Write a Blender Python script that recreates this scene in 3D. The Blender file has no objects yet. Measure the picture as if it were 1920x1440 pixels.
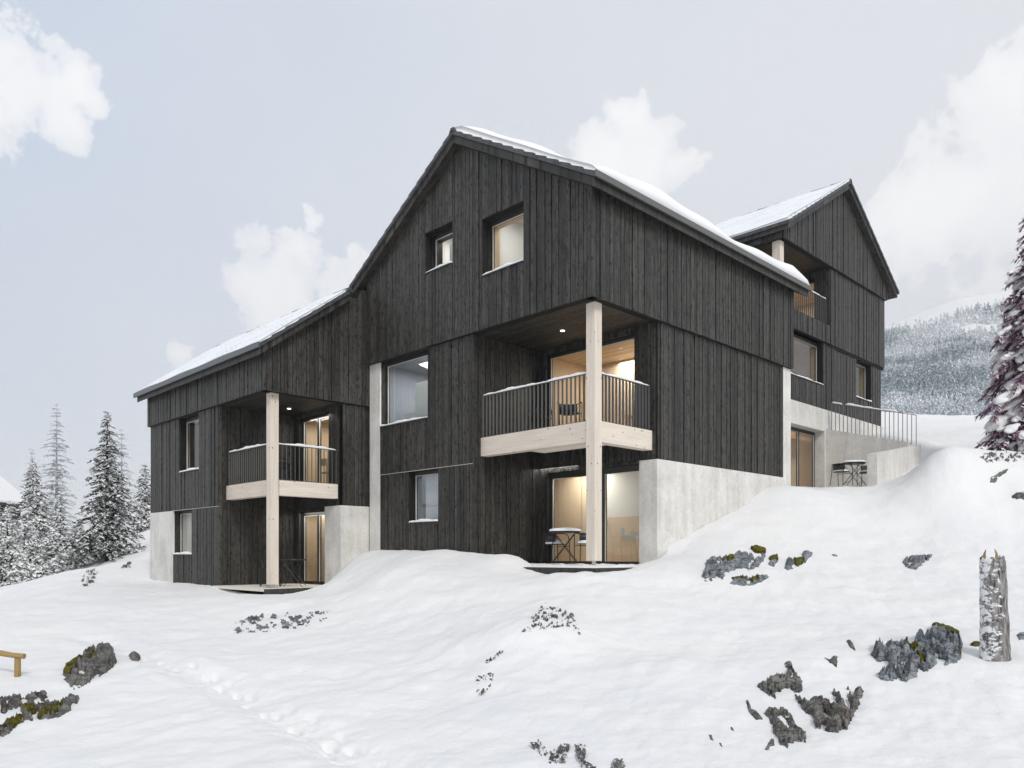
import bpy, math, random
import numpy as np
random.seed(7); np.random.seed(7)
PI = math.pi
sc = bpy.context.scene
COL = sc.collection
# ------------------------------------------------------------------ camera frame
F, CX, CY = 1456., 960., 1040.
TH = math.radians(44.47); CT, ST = math.cos(TH), math.sin(TH)
def ray(px, py):
    a = (px-CX)/F; h = (CY-py)/F
    return np.array((a*CT+ST, -a*ST+CT, h))
def at(px, py, D): return ray(px, py)*D
def onX(px, py, X): r = ray(px, py); return r*(X/r[0])
def onY(px, py, Y): r = ray(px, py); return r*(Y/r[1])

# ------------------------------------------------------------------ object helpers
def tag(o, label=None, cat=None, group=None, kind=None):
    if label: o['label'] = label
    if cat: o['category'] = cat
    if group: o['group'] = group
    if kind: o['kind'] = kind
    return o
def thing(name, loc, label, cat, group=None, rz=0):
    o = bpy.data.objects.new(name, None); COL.objects.link(o)
    o.location = loc; o.rotation_euler = (0, 0, rz); o.empty_display_size = .3
    return tag(o, label, cat, group)
def copy_tree(o, parent=None):
    c = o.copy(); COL.objects.link(c)
    if parent: c.parent = parent
    for ch in list(o.children): copy_tree(ch, c)
    return c
def wloc(o):
    v = np.zeros(3)
    while o is not None:
        v += np.array(o.location); o = o.parent
    return v

class MB:
    def __init__(s): s.v=[]; s.f=[]; s.uv=[]; s.t=[]
    def hexa(s, P, tone=.5, uv=None):
        """P: 8 points, 0-3 bottom ring, 4-7 top ring"""
        b = len(s.v); s.v += [tuple(p) for p in P]; s.t += [tone]*8
        s.uv += uv if uv else [(p[0]+p[1], p[2]) for p in P]
        for q in ((0,3,2,1),(4,5,6,7),(0,1,5,4),(1,2,6,5),(2,3,7,6),(3,0,4,7)): s.f.append(tuple(b+i for i in q))
    def box(s, x0,x1,y0,y1,z0,z1, tone=.5, horiz=None):
        if x0>x1: x0,x1=x1,x0
        if y0>y1: y0,y1=y1,y0
        P = [(x0,y0,z0),(x1,y0,z0),(x1,y1,z0),(x0,y1,z0),(x0,y0,z1),(x1,y0,z1),(x1,y1,z1),(x0,y1,z1)]
        uv = None
        if horiz == 'x': uv = [(p[1]+p[2]+tone*31, p[0]+tone*57) for p in P]
        elif horiz == 'y': uv = [(p[0]+p[2]+tone*31, p[1]+tone*57) for p in P]
        elif horiz == 'z': uv = [(p[0]+p[1]+tone*31, p[2]+tone*57) for p in P]
        s.hexa(P, tone, uv)
    def quad(s, a,b,c,d, tone=.5):
        n=len(s.v); s.v += [tuple(a),tuple(b),tuple(c),tuple(d)]; s.t += [tone]*4
        s.uv += [(0,0),(1,0),(1,1),(0,1)]; s.f.append((n,n+1,n+2,n+3))
    def tube(s, pts, r, n=8, tone=.5, cap=True):
        pts=[np.array(p,float) for p in pts]; rs = r if hasattr(r,'__len__') else [r]*len(pts)
        b=len(s.v); up=None
        for i,p in enumerate(pts):
            t = pts[min(i+1,len(pts)-1)]-pts[max(i-1,0)]; t/= (np.linalg.norm(t)+1e-9)
            if up is None:
                up = np.array((0,0,1.)) if abs(t[2])<.9 else np.array((1.,0,0))
            sd=np.cross(t,up); sd/=np.linalg.norm(sd)+1e-9; up=np.cross(sd,t)
            for k in range(n):
                a=2*PI*k/n; q=p+rs[i]*(math.cos(a)*sd+math.sin(a)*up)
                s.v.append(tuple(q)); s.uv.append((k/n, float(p[2]))); s.t.append(tone)
        for i in range(len(pts)-1):
            for k in range(n):
                s.f.append((b+i*n+k, b+i*n+(k+1)%n, b+(i+1)*n+(k+1)%n, b+(i+1)*n+k))
        if cap:
            s.f.append(tuple(b+k for k in range(n))[::-1]); e=b+(len(pts)-1)*n; s.f.append(tuple(e+k for k in range(n)))
    def build(s, name, mat, parent=None, smooth=False, origin=None):
        me = bpy.data.meshes.new(name)
        off = wloc(parent) if parent is not None else (np.array(origin,float) if origin is not None else np.zeros(3))
        V = np.array(s.v, float).reshape(-1,3)-off
        me.from_pydata(V.tolist(), [], s.f)
        uvl = me.uv_layers.new(name='UVMap')
        li = np.zeros(len(me.loops), dtype=np.int32); me.loops.foreach_get('vertex_index', li)
        U = np.array(s.uv, dtype=np.float32).reshape(-1,2)
        uvl.data.foreach_set('uv', U[li].ravel())
        at_ = me.attributes.new('tone','FLOAT','POINT'); at_.data.foreach_set('value', np.array(s.t,dtype=np.float32))
        if smooth: me.polygons.foreach_set('use_smooth', [True]*len(me.polygons))
        me.materials.append(mat); me.update()
        o = bpy.data.objects.new(name, me); COL.objects.link(o)
        if parent is not None: o.parent = parent
        elif origin is not None: o.location = origin
        return o
def mesh_np(name, V, Fc, mat, parent=None, smooth=True, origin=None, tone=None):
    me = bpy.data.meshes.new(name)
    off = wloc(parent) if parent is not None else (np.array(origin,float) if origin is not None else np.zeros(3))
    V = np.asarray(V,float)-off
    Fc = np.asarray(Fc, dtype=np.int32); n,k = Fc.shape
    me.vertices.add(len(V)); me.vertices.foreach_set('co', V.ravel().astype(np.float32))
    me.loops.add(n*k); me.loops.foreach_set('vertex_index', Fc.ravel())
    me.polygons.add(n); me.polygons.foreach_set('loop_start', np.arange(0,n*k,k,dtype=np.int32))
    me.polygons.foreach_set('loop_total', np.full(n,k,dtype=np.int32))
    if smooth: me.polygons.foreach_set('use_smooth', np.ones(n,dtype=bool))
    if tone is not None:
        a=me.attributes.new('tone','FLOAT','POINT'); a.data.foreach_set('value', np.asarray(tone,dtype=np.float32))
    me.update(calc_edges=True); me.validate()
    me.materials.append(mat)
    o = bpy.data.objects.new(name, me); COL.objects.link(o)
    if parent is not None: o.parent = parent
    elif origin is not None: o.location = origin
    return o

# ------------------------------------------------------------------ node helpers
class NT:
    def __init__(s, nt): s.nt = nt; s.n = nt.nodes; s.n.clear()
    def new(s, t, **kw):
        nd = s.n.new(t)
        for k,v in kw.items():
            if k == 'ins':
                for i,val in v.items():
                    if isinstance(val, bpy.types.NodeSocket): s.nt.links.new(val, nd.inputs[i])
                    else: nd.inputs[i].default_value = val
            else: setattr(nd, k, v)
        return nd
    def math(s, op, a, b=None, clamp=False):
        i={0:a}
        if b is not None: i[1]=b
        return s.new('ShaderNodeMath', operation=op, use_clamp=clamp, ins=i).outputs[0]
    def ramp(s, fac, stops):
        r = s.new('ShaderNodeValToRGB', ins={0:fac}); e=r.color_ramp.elements
        e[0].position=stops[0][0]; e[0].color=(*stops[0][1],1) if hasattr(stops[0][1],'__len__') else (*(stops[0][1],)*3,1)
        e[1].position=stops[-1][0]; e[1].color=(*stops[-1][1],1) if hasattr(stops[-1][1],'__len__') else (*(stops[-1][1],)*3,1)
        for p,c in stops[1:-1]:
            q=e.new(p); q.color=(*c,1) if hasattr(c,'__len__') else (c,c,c,1)
        return r.outputs[0]
    def mix(s, f, a, b, blend='MIX'):
        m=s.new('ShaderNodeMix', data_type='RGBA', blend_type=blend)
        for i,v in ((0,f),(6,a),(7,b)):
            if isinstance(v,bpy.types.NodeSocket): s.nt.links.new(v,m.inputs[i])
            else: m.inputs[i].default_value = v if i==0 else (*v,1)
        return m.outputs[2]
    def noise(s, vec, scale, detail=4, rough=.55, dist=0):
        return s.new('ShaderNodeTexNoise', ins={'Vector':vec,'Scale':scale,'Detail':detail,'Roughness':rough,'Distortion':dist}).outputs[0]
    def mapping(s, vec, sc_=(1,1,1), loc=(0,0,0), rot=(0,0,0)):
        return s.new('ShaderNodeMapping', ins={0:vec,1:loc,2:rot,3:sc_}).outputs[0]
def material(name):
    m = bpy.data.materials.new(name); m.use_nodes = True
    t = NT(m.node_tree)
    out = t.new('ShaderNodeOutputMaterial'); b = t.new('ShaderNodeBsdfPrincipled')
    t.nt.links.new(b.outputs[0], out.inputs[0])
    t.b = b; t.out = out
    t.tc = t.new('ShaderNodeTexCoord'); t.geo = t.new('ShaderNodeNewGeometry')
    t.link = lambda o,i: t.nt.links.new(o, i)
    return m, t
def setp(t, col=None, rough=None, bump=None, bstr=.3, bdist=.01, spec=None, metal=None):
    b=t.b
    if col is not None:
        if isinstance(col,bpy.types.NodeSocket): t.link(col,b.inputs['Base Color'])
        else: b.inputs['Base Color'].default_value=(*col,1)
    if rough is not None:
        if isinstance(rough,bpy.types.NodeSocket): t.link(rough,b.inputs['Roughness'])
        else: b.inputs['Roughness'].default_value=rough
    if spec is not None: b.inputs['Specular IOR Level'].default_value=spec
    if metal is not None: b.inputs['Metallic'].default_value=metal
    if bump is not None:
        n=t.new('ShaderNodeBump', ins={'Height':bump,'Strength':bstr,'Distance':bdist})
        t.link(n.outputs[0], b.inputs['Normal'])
M = {}
def wood(name, dark, light, knot, kscale=(5.5,1.6), kthr=.16, grain=.5, rough=.75, spec=.25, ringy=0.):
    m,t = material(name)
    uv = t.tc.outputs['UV']
    tone = t.new('ShaderNodeAttribute', attribute_name='tone').outputs['Fac']
    g = t.noise(t.mapping(uv,(38,1.1,1)), 1, 5, .65)
    g2 = t.noise(t.mapping(uv,(9,.8,1)), 1, 3, .5)
    v = t.math('ADD', t.math('MULTIPLY', tone, .5), t.math('MULTIPLY', g, grain))
    v = t.math('ADD', v, t.math('MULTIPLY', g2, .35))
    col = t.mix(t.math('SUBTRACT', t.math('MULTIPLY', v, 1.5), .55, True), dark, light)
    vo = t.new('ShaderNodeTexVoronoi', ins={'Vector':t.mapping(uv,(kscale[0],kscale[1],1)),'Scale':1.0,'Randomness':1.})
    nz = t.noise(uv, 30, 3)
    d = t.math('ADD', vo.outputs['Distance'], t.math('MULTIPLY', t.math('SUBTRACT', nz, .5), .14))
    kn = t.ramp(d, [(kthr*.55, 1.), (kthr, 0.)])
    # some cells have no knot
    sel = t.math('GREATER_THAN', t.new('ShaderNodeSeparateColor', ins={0:vo.outputs['Color']}).outputs[0], .35)
    kn = t.math('MULTIPLY', kn, sel)
    col = t.mix(kn, col, knot)
    if name=='char':
        st_=t.noise(t.mapping(uv,(75,.9,1)),1,3,.6); col=t.mix(t.math('MULTIPLY',t.ramp(st_,[(.55,0.),(.66,1.)]),.6),col,(.12,.113,.10))
        vk=t.new('ShaderNodeTexVoronoi',ins={'Vector':t.mapping(uv,(11,5,1)),'Scale':1.0,'Randomness':1.}).outputs['Distance']
        bl=t.noise(t.mapping(uv,(10,3.5,1)),1,6,.75); col=t.mix(t.math('MULTIPLY',t.ramp(bl,[(.50,0.),(.60,1.)]),.78),col,(.003,.003,.003))
        vk=t.math('ADD',vk,t.math('MULTIPLY',t.math('SUBTRACT',nz,.5),.3)); col=t.mix(t.ramp(vk,[(.17,1.),(.27,0.)]),col,(.002,.002,.002))
    setp(t, col, rough, g, .25, .004, spec)
    M[name]=m; return m
wood('char', (.0028,.0030,.0030), (.056,.0525,.0445), (.002,.002,.002), (11.,6.), .26, .8, .55, .45)
wood('pine', (.50,.42,.34), (.86,.79,.70), (.13,.06,.025), (9.,6.), .15, .6, .7)
wood('inwood', (.58,.42,.265), (.78,.62,.44), (.36,.22,.12), (3.,1.2), .07, .45, .55)
wood('logwood', (.22,.14,.05), (.45,.33,.15), (.1,.06,.03), (6.,3.), .12, .5, .8)

def simple(name, col, rough=.6, spec=.3, metal=0):
    m,t=material(name); setp(t,col,rough,spec=spec,metal=metal); M[name]=m; return m
simple('backing',(.012,.012,.012),.9)
simple('metal',(.115,.115,.11),.5,.5,.0)
simple('zinc',(.16,.17,.185),.4,.5,.6)
simple('frame',(.035,.035,.030),.45,.4)
simple('gasket',(.62,.60,.55),.4)
simple('black',(.018,.018,.02),.45,.4)
simple('white',(.78,.77,.75),.7)
simple('cream',(.74,.70,.62),.7)
simple('greywall',(.34,.36,.39),.8)
simple('bluewall',(.30,.33,.38),.8)
simple('steel',(.55,.55,.55),.4,.5,.8)
simple('sheer',(.62,.63,.66),.9)
simple('picture',(.60,.585,.56),.8)

def concrete():
    m,t=material('concrete'); o=t.tc.outputs['Object']
    a=t.noise(o,1.1,6,.65); b=t.noise(o,14,4,.6); st=t.noise(t.mapping(o,(5,5,.6)),1,4,.6)
    v=t.math('ADD',t.math('MULTIPLY',a,.5),t.math('ADD',t.math('MULTIPLY',b,.25),t.math('MULTIPLY',st,.3)))
    col=t.ramp(v,[(.34,(.47,.46,.43)),(.50,(.64,.625,.59)),(.64,(.78,.765,.73))])
    vo=t.new('ShaderNodeTexVoronoi',ins={'Vector':o,'Scale':3.3,'Randomness':1.}).outputs['Distance']
    pit=t.ramp(vo,[(.035,1.),(.055,0.)])
    vo2=t.new('ShaderNodeTexVoronoi',ins={'Vector':o,'Scale':17,'Randomness':1.}).outputs['Distance']
    pit2=t.math('MULTIPLY',t.ramp(vo2,[(.08,1.),(.13,0.)]),t.ramp(t.noise(o,2.3,2),[(.52,0.),(.6,1.)]))
    col=t.mix(t.math('MULTIPLY',pit,.75),col,(.12,.11,.10)); col=t.mix(t.math('MULTIPLY',pit2,.35),col,(.3,.29,.27))
    setp(t,col,.85,b,.35,.02,.2); M['concrete']=m
concrete()
def snow(name, bumps=((2.,.05),(18.,.012)), tint=(.86,.875,.895), strn=.5):
    m,t=material(name); p=t.geo.outputs['Position']
    h=None
    for s_,a_ in bumps:
        n=t.math('MULTIPLY',t.noise(p,s_,5,.6),a_)
        h=n if h is None else t.math('ADD',h,n)
    col=t.mix(t.ramp(t.noise(p,.35,4),[(.35,0.),(.65,1.)]),tint,(min(tint[0]+.03,.93),min(tint[1]+.025,.93),min(tint[2]+.01,.93)))
    setp(t,col,.75,h,strn,1.,.15); M[name]=m; return m
snow('snow',((1.3,.04),(6.,.018),(22.,.008),(90.,.003)),(.785,.788,.792),.8)
snow('snowlump',((9.,.01),(50.,.003)),(.84,.846,.852))
def rocksnow():   # rock with snow lying on its flatter, upward faces
    for nm,dk,lt in (('rock',(.035,.040,.045),(.36,.39,.42)),('rockdark',(.018,.018,.018),(.27,.262,.24))):
        m,t=material(nm); p=t.geo.outputs['Position']
        a=t.noise(p,3.5,8,.7,.6); w=t.noise(t.mapping(p,(9,9,30),rot=(.5,.3,0)),1,5,.7)
        a2=t.noise(t.mapping(p,(1,1,2.2),rot=(.7,.5,0)),13,6,.75); col=t.ramp(t.math('ADD',t.math('MULTIPLY',a,.45),t.math('ADD',t.math('MULTIPLY',w,.25),t.math('MULTIPLY',a2,.3))),[(.40,dk),(.47,tuple(.3*x+.7*y for x,y in zip(lt,dk))),(.53,tuple(.65*x+.35*y for x,y in zip(lt,dk))),(.62,lt)])
        cr=t.new('ShaderNodeTexVoronoi',feature='DISTANCE_TO_EDGE',ins={'Vector':t.mapping(p,(5,5,11),rot=(.6,.4,.2)),'Scale':1.,'Randomness':1.}).outputs[0]; col=t.mix(t.ramp(cr,[(.0,.85),(.05,0.)]),col,(.01,.01,.011))
        rust=t.ramp(t.noise(p,5.,3),[(.60,0.),(.68,1.)])
        col=t.mix(t.math('MULTIPLY',rust,.5 if nm=='rockdark' else .15),col,(.10,.05,.02))
        nz=t.new('ShaderNodeSeparateXYZ',ins={0:t.geo.outputs['Normal']}).outputs[2]
        s_=t.math('ADD',nz,t.math('MULTIPLY',t.math('SUBTRACT',t.noise(p,11,5,.7),.5),.9))
        sn=t.ramp(s_,[(1.01,0.),(1.05,1.)])
        col=t.mix(sn,col,(.86,.875,.895))
        setp(t,col,.8,t.math('ADD',a,w),.6,.03,.3); M[nm]=m
rocksnow()
def moss():
    m,t=material('moss'); p=t.geo.outputs['Position']
    col=t.ramp(t.noise(p,22,5),[(.35,(.035,.033,.006)),(.55,(.12,.11,.015)),(.7,(.24,.17,.05))])
    setp(t,col,.95,t.noise(p,90,4),.8,.02,.1); M['moss']=m
moss()
def bark():
    m,t=material('bark'); o=t.tc.outputs['Object']
    a=t.noise(t.mapping(o,(26,26,6)),1,6,.7,.5)
    col=t.ramp(a,[(.38,(.05,.045,.042)),(.5,(.22,.21,.20)),(.68,(.42,.41,.40))])
    # wind-driven snow stuck on one side of the stem
    nx=t.new('ShaderNodeSeparateXYZ',ins={0:t.geo.outputs['Normal']})
    side=t.math('ADD',t.math('MULTIPLY',nx.outputs[0],-.45),t.math('MULTIPLY',nx.outputs[1],.55))
    pn=t.noise(t.mapping(o,(1,1,1.6)),11,6,.75,.4); s_=t.math('ADD',t.math('MULTIPLY',side,.17),pn)
    sn=t.ramp(s_,[(.575,0.),(.615,1.)])
    col=t.mix(sn,col,(.86,.875,.895))
    setp(t,col,.9,a,.8,.02,.1); M['bark']=m
bark()
def roofsnow():
    # thin snow on tiles; dark dashes of bare tile edge show through in rows parallel to the ridge
    m,t=material('roofsnow'); uv=t.tc.outputs['UV']
    sep=t.new('ShaderNodeSeparateXYZ',ins={0:uv})
    # u: along ridge (m), v: down the slope (m)
    row=t.math('FRACT',t.math('MULTIPLY',sep.outputs[1],3.0)); edge=t.math('GREATER_THAN',row,.86)
    dash=t.math('GREATER_THAN',t.math('FRACT',t.math('MULTIPLY',sep.outputs[0],3.3)),.42)
    n=t.ramp(t.noise(t.mapping(uv,(.55,1.5,1)),1,4,.6),[(.49,0.),(.56,1.)])
    k=t.math('MULTIPLY',t.math('MULTIPLY',edge,dash),n)
    tint=t.ramp(t.noise(uv,3,4),[(.3,(.80,.82,.85)),(.7,(.88,.89,.91))])
    col=t.mix(t.math('MULTIPLY',k,.8),tint,(.12,.12,.125))
    setp(t,col,.7,t.math('ADD',t.math('MULTIPLY',row,.6),t.noise(uv,8,4)),.35,.03,.2); M['roofsnow']=m
roofsnow()
def glass():
    m=bpy.data.materials.new('glass'); m.use_nodes=True; t=NT(m.node_tree)
    out=t.new('ShaderNodeOutputMaterial'); tr=t.new('ShaderNodeBsdfTransparent',ins={0:(.93,.95,.95,1)})
    gl=t.new('ShaderNodeBsdfGlossy',ins={0:(1,1,1,1),1:.01}); fr=t.new('ShaderNodeFresnel',ins={0:1.75})
    fc=t.math('MULTIPLY',fr.outputs[0],t.math('SUBTRACT',1.,t.new('ShaderNodeNewGeometry').outputs['Backfacing']))
    mx=t.new('ShaderNodeMixShader',ins={0:fc,1:tr.outputs[0],2:gl.outputs[0]}); t.nt.links.new(mx.outputs[0],out.inputs[0]); M['glass']=m
glass()
def emit(name,col,st):
    m=bpy.data.materials.new(name); m.use_nodes=True; t=NT(m.node_tree)
    out=t.new('ShaderNodeOutputMaterial'); e=t.new('ShaderNodeEmission',ins={0:(*col,1),1:st}); t.nt.links.new(e.outputs[0],out.inputs[0]); M[name]=m
emit('lamp',(1,.93,.82),3.)

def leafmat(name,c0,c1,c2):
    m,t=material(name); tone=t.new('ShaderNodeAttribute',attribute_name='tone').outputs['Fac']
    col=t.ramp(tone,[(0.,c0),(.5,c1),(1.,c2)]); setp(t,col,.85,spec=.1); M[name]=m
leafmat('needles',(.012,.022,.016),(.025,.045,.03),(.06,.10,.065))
leafmat('purple',(.045,.014,.03),(.25,.125,.205),(.68,.53,.64))
leafmat('frost',(.55,.57,.58),(.70,.72,.73),(.84,.85,.86))
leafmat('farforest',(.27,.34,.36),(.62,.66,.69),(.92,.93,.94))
simple('trunk',(.05,.04,.035),.9)
simple('frosttrunk',(.42,.43,.44),.9)

# ------------------------------------------------------------------ wall building
def rnd(a,b): return random.uniform(a,b)
def val(f,u): return f(u) if callable(f) else f
def intervals(zb, zt, a, b, holes):
    iv=[(zb,zt)]
    m=(a+b)/2
    for (h0,h1,z0,z1) in holes:
        if h0-1e-6<=m<=h1+1e-6:
            nv=[]
            for lo,hi in iv:
                if z1<=lo or z0>=hi: nv.append((lo,hi)); continue
                if z0>lo: nv.append((lo,z0))
                if z1<hi: nv.append((z1,hi))
            iv=nv
    return iv
def wall_boards(mb, ax, p, u0,u1, zb,zt, holes=(), w=(.085,.165), gap=.014, relief=.022, th=.03):
    bp=sorted(set([u0,u1]+[h[i] for h in holes for i in (0,1) if u0<h[i]<u1]))
    for s0,s1 in zip(bp[:-1],bp[1:]):
        us=[s0]
        while us[-1]<s1-.2: us.append(us[-1]+rnd(*w))
        us.append(s1)
        if len(us)>2 and us[-1]-us[-2]<.05: us.pop(-2)
        for a,b in zip(us[:-1],us[1:]):
            a1,b1=a+gap/2,b-gap/2
            r=random.choice((0,.3,.6,1))*relief; tone=random.random(); o1,o2=rnd(0,40),rnd(0,40)
            for lo,hi in intervals(val(zb,(a+b)/2), 99, a,b,holes):
                za,zbb=(val(zt,a1),val(zt,b1)) if hi==99 else (hi,hi)
                if hi==99 and min(za,zbb)<=lo+.01:
                    if max(za,zbb)<=lo+.01: continue
                lo2=lo
                if ax=='x': P=[(p-r,a1,lo2),(p+th,a1,lo2),(p+th,b1,lo2),(p-r,b1,lo2),(p-r,a1,max(za,lo2)),(p+th,a1,max(za,lo2)),(p+th,b1,max(zbb,lo2)),(p-r,b1,max(zbb,lo2))]; uv=[(q[1]+q[0]+o1,q[2]+o2) for q in P]
                else: P=[(a1,p-r,lo2),(b1,p-r,lo2),(b1,p+th,lo2),(a1,p+th,lo2),(a1,p-r,max(za,lo2)),(b1,p-r,max(zbb,lo2)),(b1,p+th,max(zbb,lo2)),(a1,p+th,max(za,lo2))]; uv=[(q[0]+q[1]+o1,q[2]+o2) for q in P]
                mb.hexa(P,tone,uv)
def wall_slab(mb, ax, p0,p1, u0,u1, zb,zt, holes=(), extra=()):
    bp=sorted(set([u0,u1]+[h[i] for h in holes for i in (0,1) if u0<h[i]<u1]+[e for e in extra if u0<e<u1]))
    for a,b in zip(bp[:-1],bp[1:]):
        for lo,hi in intervals(val(zb,(a+b)/2),99,a,b,holes):
            za,zc=(val(zt,a),val(zt,b)) if hi==99 else (hi,hi)
            if ax=='x': P=[(p0,a,lo),(p1,a,lo),(p1,b,lo),(p0,b,lo),(p0,a,za),(p1,a,za),(p1,b,zc),(p0,b,zc)]
            else: P=[(a,p0,lo),(b,p0,lo),(b,p1,lo),(a,p1,lo),(a,p0,za),(b,p0,zc),(b,p1,zc),(a,p1,za)]
            mb.hexa(P)
def clad(parent, name, ax, p, u0,u1, zb,zt, holes=(), extra=(), back=True, thick=.22):
    mb=MB(); wall_boards(mb,ax,p,u0,u1,zb,zt,holes); o=mb.build(name,M['char'],parent)
    if back:
        m2=MB(); t2=(lambda u: val(zt,u)-.01)
        wall_slab(m2,ax,p+.032,p+thick,u0+(.05 if ax=='y' else .0),u1,zb,t2,holes,extra); m2.build('wall_core',M['backing'],o)
    return o
def hboards(mb, x0,x1,y0,y1, z, along='y', th=.03, w=(.09,.13), up=True):
    """horizontal boards (soffits, ceilings): underside at z"""
    u0,u1=(x0,x1) if along=='y' else (y0,y1)
    u=u0
    while u<u1-1e-6:
        e=min(u+rnd(*w),u1)
        if u1-e<.04: e=u1
        t=random.random(); r=rnd(0,.006)
        if along=='y': mb.box(u+.003,e-.003,y0,y1,z+r,z+th,t,'y')
        else: mb.box(x0,x1,u+.003,e-.003,z+r,z+th,t,'x')
        u=e
def noise1(x, seed=0):
    return (math.sin(x*1.7+seed)+math.sin(x*3.9+seed*2.3)*.6+math.sin(x*8.3+seed*1.1)*.35+math.sin(x*17.1+seed*3.7)*.2)/2.15
def snow_strip(p0,p1,w,h,parent,name='snow_cap',seg=.035,gaps=()):
    p0=np.array(p0,float); p1=np.array(p1,float); L=np.linalg.norm(p1-p0); t=(p1-p0)/L
    sd=np.array((-t[1],t[0],0)); sd/=np.linalg.norm(sd); n=max(6,int(L/seg)); k=7; V=[]; Fc=[]; sdn=rnd(0,60)
    for i in range(n+1):
        s_=i/n*L; e=min(1,min(s_,L-s_)/.09); e=math.sqrt(max(e,0))
        g=1.
        for (a,b) in gaps:
            if a<s_<b: g=.08
        hh=h*(.62+.38*noise1(s_*2.2,sdn))*e*g+.001; ww=w*(.85+.15*noise1(s_*3.1,sdn+5))*(.35+.65*e)
        for j in range(k):
            a=PI*j/(k-1); V.append(p0+t*s_+sd*ww*.5*math.cos(a)+np.array((0,0,1.))*hh*math.sin(a)**.8)
    for i in range(n):
        for j in range(k-1):
            Fc.append((i*k+j,i*k+j+1,(i+1)*k+j+1,(i+1)*k+j))
        Fc.append((i*k+k-1,i*k,(i+1)*k,(i+1)*k+k-1))
    return mesh_np(name,V,Fc,M['snowlump'],parent)

def window(parent, ax, p, u0,u1,z0,z1, lining='inwood', ld=.24, depth=.24, name='window', mullions=(), fw=.055, head=.10, sill=True, gask=True, reveal='char', sillh=.03, floor_track=False):
    """opening in a wall facing -axis, wall face at p; frame set back by depth"""
    def B(mb,a0,a1,q0,q1,c0,c1,**k):
        if ax=='x': mb.box(a0,a1,q0,q1,c0,c1,**k)
        else: mb.box(q0,q1,a0,a1,c0,c1,**k)
    g=p+depth
    fr=MB()
    B(fr,g,g+.07,u0+.002,u0+fw,z0+.002,z1-.002); B(fr,g,g+.07,u1-fw,u1-.002,z0+.002,z1-.002)
    B(fr,g,g+.07,u0+fw,u1-fw,z1-head,z1-.002); B(fr,g,g+.07,u0+fw,u1-fw,z0+.002,z0+fw)
    for m_ in mullions: B(fr,g-.01,g+.075,m_-.045,m_+.045,z0+fw,z1-head)
    f=fr.build(name,M['frame'],parent)
    if gask:
        gk=MB(); e=.012
        ed=[u0+fw]+[v for m_ in mullions for v in (m_-.045,m_+.045)]+[u1-fw]
        for a,b in zip(ed[::2],ed[1::2]):
            B(gk,g-.004,g+.02,a,a+e,z0+fw,z1-head); B(gk,g-.004,g+.02,b-e,b,z0+fw,z1-head); B(gk,g-.004,g+.02,a+e,b-e,z1-head-e,z1-head)
        gk.build('trim',M['gasket'],f)
    pn=MB(); ed=[u0+fw]+[v for m_ in mullions for v in (m_-.045,m_+.045)]+[u1-fw]
    for a,b in zip(ed[::2],ed[1::2]): B(pn,g+.028,g+.034,a,b,z0+fw,z1-head)
    pn.build('pane',M['glass'],f)
    if reveal:
        rv=MB(); t=.02
        B(rv,p+.035,g+.1,u0-t,u0-.001,z0,z1,tone=.2); B(rv,p+.035,g+.1,u1+.001,u1+t,z0,z1,tone=.2); B(rv,p+.035,g+.1,u0-t,u1+t,z1+.001,z1+t,tone=.1)
        B(rv,p+.035,g+.1,u0-t,u1+t,z0-t,z0-.001,tone=.1)
        rv.build('reveal',M[reveal],f)
    if name=='window' and lining:
        ln=MB(); t=.02
        B(ln,g+.072,g+ld,u0-t,u0+fw-.012,z0,z1,tone=.5); B(ln,g+.072,g+ld,u1-fw+.012,u1+t,z0,z1,tone=.5)
        B(ln,g+.072,g+.24,u0+fw-.01,u1-fw+.01,z1-head+.012,z1,tone=.6); B(ln,g+.072,g+.26,u0+fw-.01,u1-fw+.01,z0,z0+fw-.01,tone=.4)
        ln.build('inner_lining',M[lining],f)
    if sill:
        sl=MB(); B(sl,p-.05,g-.002,u0+.004,u1-.004,z0+.002,z0+.002+sillh*.35); s_=sl.build('sill',M['zinc'],f)
        zz=z0+.012
        if ax=='x': snow_strip((p+.02,u0+.0,zz),(p+.02,u1-.0,zz),.19,.095,f)
        else: snow_strip((u0+.0,p+.02,zz),(u1-.0,p+.02,zz),.19,.095,f)
    return f
def room(parent, x0,x1,y0,y1,z0,z1, wall='white', back='white', right=None, ceil='inwood', floor='inwood', light=0, lx=.3):
    """finished interior seen through the glass; open on the -x side"""
    t=.03
    b=MB(); b.box(x1,x1+t,y0,y1,z0,z1,horiz='z'); b.build('interior_wall',M[back],parent)
    b=MB(); b.box(x0,x1,y0-t,y0,z0,z1,horiz='z'); b.build('interior_wall',M[right or wall],parent)
    b=MB(); b.box(x0,x1,y1,y1+t,z0,z1,horiz='z'); b.build('interior_wall',M[wall],parent)
    b=MB(); hboards(b,x0,x1+t,y0-t,y1+t,z1+.002,'y',.03,(.12,.16)); b.build('interior_ceiling',M[ceil],parent)
    b=MB(); b.box(x0,x1+t,y0-t,y1+t,z0-t,z0-.002,horiz='y'); b.build('interior_floor',M[floor],parent)
    if light:
        l=bpy.data.lights.new('ceiling_light','AREA'); l.energy=light; l.size=1.3; l.color=(1,.965,.92)
        o=bpy.data.objects.new('ceiling_light',l); COL.objects.link(o); o.location=np.array((x0+lx*(x1-x0),(y0+y1)/2,z1-.06))-wloc(parent); o.parent=parent
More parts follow.
